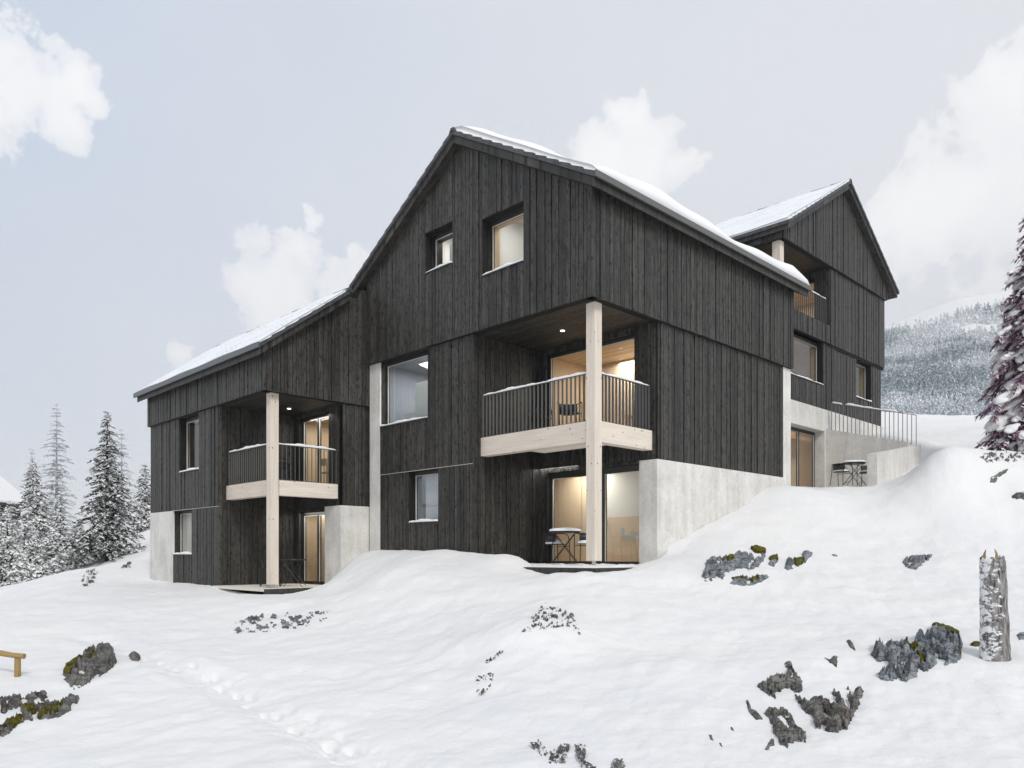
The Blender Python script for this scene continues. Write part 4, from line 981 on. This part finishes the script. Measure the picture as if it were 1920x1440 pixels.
for j in (9,22):
    a=2*PI*j/n; r=19.5*sc_; q=np.array((b0[0]+r*math.cos(a),b0[1]+r*math.sin(a),b0[2]+Hs-.12)); b=MB(); b.tube([q,q+(0,0,.06),q+(rnd(-.02,.02),rnd(-.02,.02),rnd(.10,.13))],[.02,.014,.004],5); b.build('splinter',M['logwood'],st)
p1=ground_at(33,1268)[0]; D1=p1[0]*ST+p1[1]*CT; s1=D1/F
hr=thing('handrail',p1,'round wooden log handrail on a short post at the left edge','handrail')
b=MB(); b.tube([p1-(0,0,.2),p1+(0,0,34*s1)],[5.8*s1,5.4*s1],12,.5); b.build('post',M['logwood'],hr)
top=p1+np.array((0,0,38*s1)); rv=np.array((-CT,ST,0.)); 
b=MB(); b.tube([top-rv*13*s1+(0,0,-.5*s1), top+rv*10*s1+(0,0,1.5*s1), top+rv*30*s1+(0,0,5.*s1), top+rv*60*s1+(0,0,11*s1),top+rv*160*s1+(0,0,26*s1)],[5.2*s1,5.*s1,5.6*s1,5.2*s1,5.5*s1],12,.6)
ro=b.build('rail',M['logwood'],hr)
b=MB(); e=p1+np.array((0,0,0.))+rv*140*s1; b.tube([e-(0,0,.3),e+(0,0,56*s1)],[6*s1,5.6*s1],12,.5); b.build('post',M['logwood'],hr)

# ================================================================== GARDEN FURNITURE
def make_table(loc,label,snow_=True,r=.345,h=.74):
    t=thing('bistro_table',loc,label,'table','bistro tables of the balconies and terraces'); x,y,z=loc
    b=MB(); b.tube([(x,y,z+h-.035),(x,y,z+h-.012)],[r,r],28); b.tube([(x,y,z+h-.012),(x,y,z+h)],[r*.985,r*.97],28); b.build('table_top',M['black'],t,False)
    b=MB(); w=.20
    # two crossing frames, each with a pair of legs
    for s_ in (-1,1):
        for q in (-1,1):
            off=np.array((ST,CT,0))*q*(.20 if s_>0 else .16); d=np.array((CT,-ST,0))
            b.tube([np.array((x,y,z))+off+d*s_*.30+(0,0,.0),np.array((x,y,z))+off-d*s_*.24+(0,0,h-.04)],.0095,6)
        d=np.array((CT,-ST,0)); o_=np.array((ST,CT,0))
        b.tube([np.array((x,y,z+.10))+d*s_*.255-o_*.2,np.array((x,y,z+.10))+d*s_*.255+o_*.2],.008,6)
    b.build('folding_legs',M['black'],t)
    if snow_:
        V=[];Fc=[];n=36;k=9;sd=rnd(0,50)
        for i in range(k+1):
            for j in range(n):
                a=2*PI*j/n; f=i/k; rad=r*1.05*math.sin(f*PI/2)*(1+.06*noise1(a*2,sd)); 
                V.append((x+rad*math.cos(a),y+rad*math.sin(a),z+h+.001+(.075+.012*noise1(a*1.3+f*3,sd))*max(0,math.cos(f*PI/2))**.4))
        for i in range(k):
            for j in range(n): Fc.append((i*n+j,i*n+(j+1)%n,(i+1)*n+(j+1)%n,(i+1)*n+j))
        mesh_np('snow_cap',V,Fc,M['snowlump'],t)
    return t
def make_chair(loc,rz,label,snow_=True,mat='black'):
    """tubular steel armchair: round seat, hoop arm rail, curved back plate, four splayed legs"""
    t=thing('metal_armchair',loc,label,'chair','metal armchairs of the balconies and terraces',rz)
    x,y,z=loc; cr,sr=math.cos(rz),math.sin(rz)
    def W(a,b_,c): return np.array((x+a,y+b_,z+c))
    b=MB(); R=.235
    seat=[]; 
    b.tube([W(0,0,.435),W(0,0,.455)],[R,R],24); b.build('seat',M[mat],t)
    b=MB(); hoop=[]
    for i in range(25):
        a=-PI*.12+ (PI*1.24)*i/24; hoop.append(W(.27*math.cos(a),.25*math.sin(a)-.02*0,.69))
    pts=[W(.255,-.25,.0),W(.262,-.23,.42),W(.268,-.20,.62),W(.27,-.14,.68)]+hoop+[W(-.27,-.14,.68),W(-.268,-.20,.62),W(-.262,-.23,.42),W(-.255,-.25,.0)]
    b.tube(pts,.0115,7); b.build('arm_frame',M[mat],t)
    for s_ in (-1,1):
        b=MB(); b.tube([W(s_*.23,.26,0),W(s_*.20,.20,.44),W(s_*.20,.185,.69)],.011,7); b.build('leg',M[mat],t)
    b=MB(); b.tube([W(-.262,-.215,.40),W(.262,-.215,.40)],.010,6); b.build('stretcher',M[mat],t)
    V=[];Fc=[];n=14
    for i in range(n+1):
        a=PI*.18+PI*.64*i/n
        for rr_ in (.238,.228):
            for c_ in (.50,.685): V.append(W(rr_*math.cos(a)*1.08,rr_*math.sin(a),c_))
    for i in range(n):
        q=i*4; Fc+= [(q,q+4,q+5,q+1),(q+2,q+3,q+7,q+6),(q+1,q+5,q+7,q+3),(q,q+2,q+6,q+4)]
    Fc+=[(0,1,3,2),(n*4,n*4+2,n*4+3,n*4+1)]
    mesh_np('backrest',V,Fc,M[mat],t)
    if snow_:
        V=[];Fc=[];n=28;k=7;sd=rnd(0,50)
        for i in range(k+1):
            for j in range(n):
                a=2*PI*j/n; f=i/k; rad=R*.98*math.sin(f*PI/2)*(1+.05*noise1(a*2,sd)); V.append(W(rad*math.cos(a),rad*math.sin(a),.456+(.07+.012*noise1(a*1.7+f*4,sd))*max(0,math.cos(f*PI/2))**.45))
        for i in range(k):
            for j in range(n): Fc.append((i*n+j,i*n+(j+1)%n,(i+1)*n+(j+1)%n,(i+1)*n+j))
        mesh_np('snow_cap',V,Fc,M['snowlump'],t)
    return t
def DP(px,D,z): 
    a=(px-CX)/F; return (D*(a*CT+ST),D*(-a*ST+CT),z)
make_table(DP(1059,17.9,-.20),'snow-capped round bistro table on the deck in front of the tall ground floor glass door')
make_chair(DP(1041,18.35,-.20),math.radians(75),'metal armchair with snow on its seat, left of the table on the central deck')
make_chair(DP(1102,17.6,-.20),math.radians(-60),'metal armchair half behind the light timber post on the central deck')
make_table(DP(1601,25.2,2.24),'snow-capped round bistro table on the concrete walled terrace')
make_chair(DP(1577,25.2,2.24),math.radians(80),'metal armchair left of the table on the concrete walled terrace')
make_chair(DP(1626,25.4,2.24),math.radians(-80),'metal armchair partly hidden by the end of the concrete terrace wall')
make_table((10.55,19.25,-.862),'dark bare bistro table on the patio of the lower house',False,.33)
make_chair((10.15,19.75,-.862),math.radians(60),'dark metal armchair behind the post on the patio of the lower house',False)
make_chair(DP(1067,18.0,2.83),math.radians(-40),'open wire armchair behind the railing of the large upper balcony, right one',False)
make_chair(DP(1012,18.6,2.83),math.radians(60),'dark armchair in the shaded left corner of the large upper balcony',False)
make_chair((10.35,19.6,1.93),math.radians(200),'dark armchair on the upper balcony of the lower house',False)
# indoor dining sets, glimpsed through the upper glass doors
def wooden_table(loc,label,w=.8,d=1.5):
    x,y,z=loc; t=thing('dining_table',loc,label,'table')
    b=MB(); b.box(x-w/2,x+w/2,y-d/2,y+d/2,z+.70,z+.74,horiz='y'); b.build('table_top',M['inwood'],t)
    for sx in (-1,1):
        for sy in (-1,1):
            b=MB(); b.box(x+sx*(w/2-.06)-.03,x+sx*(w/2-.06)+.03,y+sy*(d/2-.06)-.03,y+sy*(d/2-.06)+.03,z,z+.70,horiz='z'); b.build('leg',M['inwood'],t)
    return t
def wooden_chair(loc,rz,label):
    t=thing('dining_chair',loc,label,'chair','wooden dining chairs indoors',rz); x,y,z=loc
    b=MB(); b.box(x-.21,x+.21,y-.21,y+.21,z+.44,z+.47,horiz='y'); b.build('seat',M['inwood'],t)
    b=MB(); b.box(x-.20,x+.20,y+.19,y+.215,z+.66,z+.86,horiz='x'); b.build('backrest',M['inwood'],t)
    for sx in (-1,1):
        for sy in (-1,1):
            b=MB(); b.box(x+sx*.18-.018,x+sx*.18+.018,y+sy*.19-.018,y+sy*.19+.018,z,z+(.44 if sy<0 else .84)); b.build('leg',M['inwood'],t)
wooden_table((16.6,11.6,2.86),'wooden dining table inside the room behind the large upper balcony')
wooden_chair((15.9,11.5,2.86),math.radians(90),'wooden dining chair nearest the glass behind the large upper balcony')
wooden_table((12.75,19.75,1.96),'wooden table inside the upper room of the lower house',.7,1.0)
wooden_chair((12.25,20.2,1.96),math.radians(90),'wooden dining chair inside the upper room of the lower house')

# ================================================================== TREES
def conifer_mesh(h,r,seed,whorls=34,per=8,twig=.16,dens=3.2,snowf=.55,droop=.35,lump=False,top=.0,bare=.04,slen=1.):
    rs=np.random.RandomState(seed)
    N=[];S=[];B=MB(); NT_=[];
    B.tube([(0,0,-.6),(0,0,h*.5),(0,0,h*.98)],[r*.06+.03,r*.035+.015,.008],7)
    lumps=[]
    for i in range(whorls):
        f=bare+(1-bare)*(i+rs.rand()*.6)/whorls; z0=h*f
        L0=r*(1-f)**.78*(.93+.0*f)+.05
        for j in range(per):
            if rs.rand()<.08: continue
            a=2*PI*(j+rs.rand()*.9)/per+i*1.3; L=L0*(.5+.7*rs.rand()); dz=-droop*L*(.5+.8*rs.rand()); up=.12*L
            n=max(3,int(L/(twig*.62))); d=np.array((math.cos(a),math.sin(a)))
            P=[]
            for k in range(n+1):
                t=k/n; P.append(np.array((d[0]*L*t,d[1]*L*t,z0+dz*t**1.3+up*math.sin(t*PI)*.6)))
            if L>.25: B.tube(P[::max(1,n//3)]+[P[-1]],[.012*h/7+.004]*len(P[::max(1,n//3)])+[.003],4,cap=False)
            for k in range(n):
                t=(k+.5)/n; p=P[k]*.5+P[k+1]*.5; wdt=twig*(1.25-.7*t)*(.7+.6*rs.rand())
                m=max(1,int(round(dens*(.6+.7*rs.rand()))))
                for q in range(m):
                    sgn=1 if rs.rand()<.5 else -1; aa=a+sgn*(.5+.8*rs.rand()); ln=wdt*(.9+1.1*rs.rand())*slen*min(1.,.22+1.1*L/r)
                    e=np.array((math.cos(aa)*ln,math.sin(aa)*ln,-ln*(.25+.7*rs.rand())*droop*1.6+.1*ln))
                    o=p+rs.randn(3)*twig*.22; w=np.array((-math.sin(aa),math.cos(aa),.5*rs.randn()))*ln*.17
                    if rs.rand()<snowf:
                        o2=o+np.array((math.cos(a)*twig*.1,math.sin(a)*twig*.1,twig*.12)); e2=np.array((math.cos(aa)*ln*.8,math.sin(aa)*ln*.8,-ln*.55)); w2=np.array((-math.sin(aa),math.cos(aa),.15*rs.randn()))*ln*.30
                        S.append((o2-w2,o2+e2*.5-w2*1.2,o2+e2,o2+w2+e2*.3))
                    if rs.rand()<1.18-snowf*.88:
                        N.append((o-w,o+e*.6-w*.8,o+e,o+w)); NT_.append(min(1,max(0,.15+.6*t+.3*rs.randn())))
            if lump:
                for t in (.25,.42,.58,.74,.9):
                    if rs.rand()<.33:
                        kk=min(n,int(t*n)); lumps.append((P[kk],a,L*(.10+.13*rs.rand())))
    return N,NT_,S,B,lumps
def quads(L):
    A=np.array(L).reshape(-1,3); return A,np.arange(len(A)).reshape(-1,4)
def icos():
    p=(1+5**.5)/2; V=[(-1,p,0),(1,p,0),(-1,-p,0),(1,-p,0),(0,-1,p),(0,1,p),(0,-1,-p),(0,1,-p),(p,0,-1),(p,0,1),(-p,0,-1),(-p,0,1)]
    Fc=[(0,11,5),(0,5,1),(0,1,7),(0,7,10),(0,10,11),(1,5,9),(5,11,4),(11,10,2),(10,7,6),(7,1,8),(3,9,4),(3,4,2),(3,2,6),(3,6,8),(3,8,9),(4,9,5),(2,4,11),(6,2,10),(8,6,7),(9,8,1)]
    V=[np.array(v)/np.linalg.norm(v) for v in V]
    for _ in range(2):
        mid={}; nf=[]
        def m(a,b):
            k=(min(a,b),max(a,b))
            if k not in mid: v=V[a]+V[b]; V.append(v/np.linalg.norm(v)); mid[k]=len(V)-1
            return mid[k]
        for a,b,c in Fc: x,y,z=m(a,b),m(b,c),m(c,a); nf+=[(a,x,z),(b,y,x),(c,z,y),(x,y,z)]
        Fc=nf
    return np.array(V),np.array(Fc)
ICV,ICF=icos()
def tree(name,loc,h,r,seed,label,cat='tree',group=None,needle='needles',trunk='trunk',**kw):
    root=thing(name,loc,label,cat,group); L=np.array(loc)
    N,NT_,S,B,lumps=conifer_mesh(h,r,seed,**kw)
    B.v=[tuple(np.array(v)+L) for v in B.v]; B.build('trunk',M[trunk],root)
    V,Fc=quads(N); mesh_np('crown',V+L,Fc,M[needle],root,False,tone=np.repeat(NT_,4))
    if S: V,Fc=quads(S); mesh_np('branch_snow',V+L,Fc,M['snowlump' if needle!='frost' else 'frost'],root,False)
    if lumps:
        VV=[];FF=[];o=0; rs=np.random.RandomState(seed+5)
        for p,a,s in lumps:
            s=max(s,.07); W=ICV.copy(); nz=fbm(W[:,0]*1.7+o*.01+9,W[:,1]*1.7+W[:,2]*1.3+9,3,seed)-.5; W=W*(1+1.3*nz[:,None])
            W=W*np.array((s*1.05,s*.7,s*.46)); W[:,2]-=W[:,0]*.42
            R=np.array(((math.cos(a),-math.sin(a)),(math.sin(a),math.cos(a)))); W[:,:2]=W[:,:2]@R.T
            VV.append(W+p+np.array((0,0,s*.22))); FF.append(ICF+o); o+=len(W)
        mesh_np('snow_load',np.vstack(VV)+L,np.vstack(FF),M['snowlump'],root,True)
    return root
def gz(px,D): 
    a=(px-CX)/F; x,y=D*(a*CT+ST),D*(-a*ST+CT); return (x,y,float(base_h(np.array([x]),np.array([y]))[0]))
# main fir and its neighbours at the left
def tr(px,ybase,ytop,D,rpx,seed,label,**kw):
    m=D/F; p=at(px,ybase,D); zt=(CY-ytop)*m; return tree('fir_tree',tuple(p),zt-p[2],rpx*m,seed,label,**kw)
tr(201,1052,768,36,72,1,'tallest dark green fir with light snow, left of the lower house',whorls=40,per=8,twig=.16,dens=5.,snowf=.52,droop=.30)
tr(272,1030,868,44,48,2,'dark fir half hidden behind the left corner of the lower house',whorls=26,per=8,twig=.18,dens=4.,snowf=.75)
tr(62,1105,862,34,70,3,'broad snowy fir in front of the small far house, second dark fir from the left',whorls=32,per=8,twig=.17,dens=4.5,snowf=.85,droop=.42)
tr(113,1085,925,38,30,4,'slender small fir between the two big firs',whorls=24,per=7,twig=.18,dens=3,snowf=.72)
tr(106,1070,752,86,62,5,'tall pale hoar-frosted larch fading into the white sky',needle='frost',trunk='frosttrunk',whorls=38,per=6,twig=.38,dens=1.3,snowf=.25,droop=.18,slen=1.2)
tr(60,1065,838,80,44,6,'short pale frosted larch left of the tall one',needle='frost',trunk='frosttrunk',whorls=26,per=7,twig=.36,dens=1.8,snowf=.4,droop=.2)
tr(228,1060,802,92,56,7,'pale frosted larch standing behind the tallest dark fir',needle='frost',trunk='frosttrunk',whorls=30,per=7,twig=.42,dens=1.6,snowf=.35,droop=.2)
k=0
for px,yb,yt,D,rp in ((14,1128,958,30,50),(-38,1130,900,30,60),(62,1118,985,30,44),(100,1100,990,32,42),(20,1110,935,36,52),(140,1080,985,36,40),(88,1072,960,43,36),(175,1068,1000,40,34),(-10,1090,925,44,52),(228,1058,1008,42,30),(150,1050,975,52,34),(262,1058,1020,36,24),(40,1135,1030,28,36),(-60,1140,980,27,40)):
    tr(px,yb,yt,D,rp,20+k,'small snow-laden fir in the thicket on the left slope',group='snow-laden firs in the thicket on the left slope',whorls=20,per=8,twig=.17,dens=4.,snowf=.93,droop=.45); k+=1
# big pink-frosted spruce at the right edge
pb=at(1948,862,24.2)
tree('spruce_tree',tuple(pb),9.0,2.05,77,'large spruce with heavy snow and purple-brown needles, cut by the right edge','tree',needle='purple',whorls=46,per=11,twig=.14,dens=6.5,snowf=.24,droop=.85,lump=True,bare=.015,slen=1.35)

# ================================================================== FAR CHALET
fx,fy,fz=at(-92,1006,62)
fc=thing('far_chalet',(fx,fy,fz),'small brown wooden chalet under a snowy roof behind the firs at the left edge','house')
R_=np.array((CT,-ST,0)); Fd=np.array((ST,CT,0)); O_=np.array((fx,fy,fz))
def fcbox(mb,a0,a1,d0,d1,z0,z1,t=.5):
    P=[O_+R_*a+Fd*d+np.array((0,0,z)) for z in (z0,z1) for a,d in ((a0,d0),(a1,d0),(a1,d1),(a0,d1))]; mb.hexa(P,t)
b=MB(); fcbox(b,-3,2.4,-3,5,-3,3.2); b.build('wall',M['inwood' if False else 'trunk'],fc)
b=MB(); P=[O_+R_*a+Fd*d+np.array((0,0,z)) for d in (-3.8,5.5) for a,z in ((-.4,5.9),(3.3,2.75),(3.3,2.6),(-.4,5.7))]
b.hexa([P[3],P[2],P[6],P[7],P[0],P[1],P[5],P[4]]); P=[O_+R_*a+Fd*d+np.array((0,0,z)) for d in (-3.8,5.5) for a,z in ((-.4,5.9),(-4.1,2.75),(-4.1,2.6),(-.4,5.7))]
b.hexa([P[3],P[2],P[6],P[7],P[0],P[1],P[5],P[4]]); b.build('roof',M['trunk'],fc)
b=MB()
for s_ in (1,-1):
    P=[O_+R_*a+Fd*d+np.array((0,0,z)) for d in (-3.7,5.4) for a,z in ((-.4,6.12),(-.4+s_*3.6,3.0),(-.4+s_*3.6,2.78),(-.4,5.92))]; b.hexa([P[3],P[2],P[6],P[7],P[0],P[1],P[5],P[4]])
b.build('roof_snow',M['snow'],fc)
b=MB()
for i in range(5): fcbox(b,-2.6+i*1.1,-1.9+i*1.1,-3.06,-3.0,.4,1.9)
for i in range(14): fcbox(b,-3+i*.4,-2.93+i*.4,-3.12,-3.0,-3,3.2,.3)
b.build('shutter',M['inwood'],fc)

# ================================================================== MOUNTAIN
def ridge_y(px):   # crest height profile (image measure converted to metres at 520 m)
    return np.interp(px,[1200,1400,1560,1660,1720,1765,1800,1840,1880,1960,2100,2400],[700,660,632,612,588,570,559,552,546,538,520,500])
nx_,ny_=150,110; V=[]; DM0,DM1=150.,560.
PXs=np.linspace(1380,2420,nx_); Fs=np.linspace(0,1,ny_)
ybase=805.
for i in range(nx_):
    for j in range(ny_):
        f=Fs[j]; D=DM0+(DM1-DM0)*f; yi=ybase+(ridge_y(PXs[i])-ybase)*(f**.9); p=at(PXs[i],yi,D)
        V.append(p)
V=np.array(V); nzz=(fbm(V[:,0]*.02,V[:,1]*.02,5,71)-.5)*16*np.repeat([0],1)[0]
V[:,2]+=(fbm(V[:,0]*.02,V[:,1]*.02,4,71)-.5)*10*np.tile(np.clip(np.sin(np.linspace(0,PI,ny_)),0,1),nx_)
far=[]; 
Vb=V.reshape(nx_,ny_,3)
back=Vb[:,-1,:].copy(); dirn=back[:,:2]/np.linalg.norm(back[:,:2],axis=1,keepdims=True)
rows=[]
for m_ in (40,100): q=back.copy(); q[:,:2]+=dirn*m_; q[:,2]-=m_*.5; rows.append(q)
front=Vb[:,0,:].copy(); front[:,:2]-=dirn*30; front[:,2]-=8
Vb=np.concatenate([front[:,None,:],Vb]+[q[:,None,:] for q in rows],axis=1); a_,b_=Vb.shape[:2]
I=np.arange(a_*b_).reshape(a_,b_); Fm=np.stack([I[:-1,:-1],I[1:,:-1],I[1:,1:],I[:-1,1:]],-1).reshape(-1,4)
mo=mesh_np('mountain',Vb.reshape(-1,3),Fm,M['snow'],None,True); mo['kind']='structure'
# far wood: several thousand small frosted conifers, one mass
rs=np.random.RandomState(5); n0=36000
fi=rs.rand(n0)*(nx_-1.01); ff=rs.rand(n0)**.8*.88; fj=ff*(ny_-1.01); i0_=fi.astype(int); j0_=fj.astype(int)
base_=Vb[i0_,j0_+1]*(1-(fi-i0_))[:,None]+Vb[i0_+1,j0_+1]*(fi-i0_)[:,None]+(Vb[i0_,j0_+2]-Vb[i0_,j0_+1])*(fj-j0_)[:,None]
pxs=PXs[i0_]; dn=fbm(base_[:,0]*.016,base_[:,1]*.016,4,55); edge=.90+.05*np.sin(pxs*.02)+.7*(dn-.5)
keep=(ff<edge)&~((ff>edge-.16)&(rs.rand(n0)<.62)); P=base_[keep]; f_=ff[keep]; dn=dn[keep]; n1=len(P)
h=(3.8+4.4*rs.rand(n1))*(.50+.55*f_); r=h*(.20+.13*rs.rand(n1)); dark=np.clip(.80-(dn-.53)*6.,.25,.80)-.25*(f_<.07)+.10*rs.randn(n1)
K=34; a=rs.rand(n1,K)*2*PI; t=rs.rand(n1,K)**.8; rad=r[:,None]*(1-t)*(.35+.75*rs.rand(n1,K))
c=np.stack([P[:,None,0]+rad*np.cos(a),P[:,None,1]+rad*np.sin(a),P[:,None,2]+h[:,None]*(.04+.96*t)],-1)
sz=(h*.058)[:,None,None]*(.5+rs.rand(n1,K,1))*(1.25-t[...,None]*.7)
u=np.stack([-np.sin(a),np.cos(a),.6*rs.randn(n1,K)],-1)*sz; v=np.stack([np.cos(a),np.sin(a),-.9+.5*rs.randn(n1,K)],-1)*sz
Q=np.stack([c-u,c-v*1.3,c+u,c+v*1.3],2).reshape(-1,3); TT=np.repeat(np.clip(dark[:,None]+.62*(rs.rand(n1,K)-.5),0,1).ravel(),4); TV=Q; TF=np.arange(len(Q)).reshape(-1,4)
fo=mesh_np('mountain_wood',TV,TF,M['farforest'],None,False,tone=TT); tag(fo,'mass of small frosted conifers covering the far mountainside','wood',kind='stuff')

# ================================================================== HAZE
hz=MB(); hz.box(-800,1080,-800,1080,-60,235); ho=hz.build('haze',M['white'],None); ho.data.materials.clear()
m=bpy.data.materials.new('haze'); m.use_nodes=True; t=NT(m.node_tree); out=t.new('ShaderNodeOutputMaterial')
pv=t.new('ShaderNodeVolumePrincipled'); pv.inputs['Color'].default_value=(.93,.95,1,1); pv.inputs['Density'].default_value=.0006; t.nt.links.new(pv.outputs[0],out.inputs['Volume'])
ho.data.materials.append(m); ho['kind']='stuff'
USE_HAZE=True
if not USE_HAZE: bpy.data.objects.remove(ho)

# ================================================================== SKY, SUN, CAMERA
sun=np.array((-.27,-.68,.62)); sun/=np.linalg.norm(sun)
w=bpy.data.worlds.new("World"); sc.world=w; w.use_nodes=True; t=NT(w.node_tree)
out=t.new('ShaderNodeOutputWorld'); bg=t.new('ShaderNodeBackground'); t.nt.links.new(bg.outputs[0],out.inputs[0])
sky=t.new('ShaderNodeTexSky'); sky.sky_type='NISHITA'; sky.sun_disc=False; sky.sun_elevation=math.asin(sun[2]); sky.sun_rotation=math.atan2(sun[0],sun[1]); sky.altitude=1200; sky.air_density=1.; sky.dust_density=2.
tc=t.new('ShaderNodeTexCoord'); dv=t.new('ShaderNodeVectorMath',operation='NORMALIZE',ins={0:tc.outputs['Generated']}).outputs[0]
def dirv(px,py): r=ray(px,py); return tuple(r/np.linalg.norm(r))
nz=t.noise(dv,9.5,10,.64,.2); nzb=t.noise(dv,30,8,.65); nz2=t.noise(dv,2.2,6,.55)
blobs=[(45,175,.06),(20,215,.055),(110,205,.055),(155,235,.045),(180,212,.03),(-60,200,.07),
 (560,470,.075),(480,455,.045),(620,500,.06),(585,420,.035),(520,520,.08),(660,470,.03),(640,560,.05),
 (1175,285,.062),(1240,275,.045),(1265,310,.05),(1120,275,.035),(1215,330,.07),(1150,330,.06),
 (1940,190,.085),(1890,300,.09),(1810,370,.08),(1730,420,.07),(1680,400,.04),(1960,400,.12),(1860,240,.035),(2080,230,.15),
 (340,668,.02),(455,530,.045)]
fld=None
for px,py,r in blobs:
    dd=t.new('ShaderNodeVectorMath',operation='DISTANCE',ins={0:dv,1:dirv(px,py)}).outputs['Value']
    v=t.math('SUBTRACT',1.,t.math('DIVIDE',dd,r*1.0)); fld=v if fld is None else t.math('MAXIMUM',fld,v)
cl=t.math('ADD',t.math('MULTIPLY',t.math('SUBTRACT',t.math('MAXIMUM',fld,-1.),.26),.62),t.math('ADD',t.math('MULTIPLY',t.math('SUBTRACT',nz,.5),2.0),t.math('MULTIPLY',t.math('SUBTRACT',nzb,.5),.7)))
cov=t.ramp(cl,[(.0,0.),(.09,.6),(.34,1.)])
# thin veil everywhere, paler toward the horizon
sepd=t.new('ShaderNodeSeparateXYZ',ins={0:dv}).outputs[2]
grad=t.ramp(sepd,[(.0,(6.9,7.0,7.15)),(.22,(6.75,6.95,7.35)),(.6,(6.2,6.55,7.15)),(1.,(5.6,6.1,6.9))])
ddb=t.new('ShaderNodeVectorMath',operation='DISTANCE',ins={0:dv,1:dirv(-150,-150)}).outputs['Value']
grad=t.mix(t.ramp(ddb,[(.0,.9),(.55,0.)]),grad,(4.6,5.55,7.0))
veil=t.mix(t.ramp(nz2,[(.35,.0),(.7,.45)]),grad,(7.5,7.55,7.7))
ddw=t.new('ShaderNodeVectorMath',operation='DISTANCE',ins={0:dv,1:dirv(1750,560)}).outputs['Value']
veil=t.mix(t.ramp(ddw,[(.05,.75),(.75,0.)]),veil,(7.6,7.65,7.75))
base=t.mix(.88,sky.outputs[0],veil)
shade=t.ramp(t.noise(dv,9,6,.6),[(.3,(7.7,7.75,7.9)),(.62,(8.5,8.5,8.55))])
colr=t.mix(t.math('MULTIPLY',cov,.95),base,shade)
t.nt.links.new(colr,bg.inputs[0]); bg.inputs[1].default_value=.130
L=bpy.data.lights.new('sun','SUN'); L.energy=2.05; L.angle=math.radians(12); L.color=(1,.955,.89)
lo=bpy.data.objects.new('sun',L); COL.objects.link(lo)
from mathutils import Vector
lo.rotation_euler=Vector(tuple(sun)).to_track_quat('Z','Y').to_euler(); lo.location=(0,-20,40)
cam=bpy.data.cameras.new('camera'); cam.lens=F/1920*36; cam.sensor_width=36; cam.shift_y=(CY-720)/1920; cam.clip_start=.1; cam.clip_end=20000
co=bpy.data.objects.new('camera',cam); COL.objects.link(co); co.rotation_euler=(PI/2,0,-TH+0) ; co.location=(0,0,0); sc.camera=co
# forward must be (ST, CT): rotate about z by -(angle whose sine is ST)
co.rotation_euler=(PI/2,0,-math.atan2(ST,CT))
sc.view_settings.view_transform='Standard'; sc.view_settings.look='None'; sc.view_settings.exposure=0; sc.view_settings.gamma=1
sc.cycles.volume_bounces=0; sc.cycles.transparent_max_bounces=12
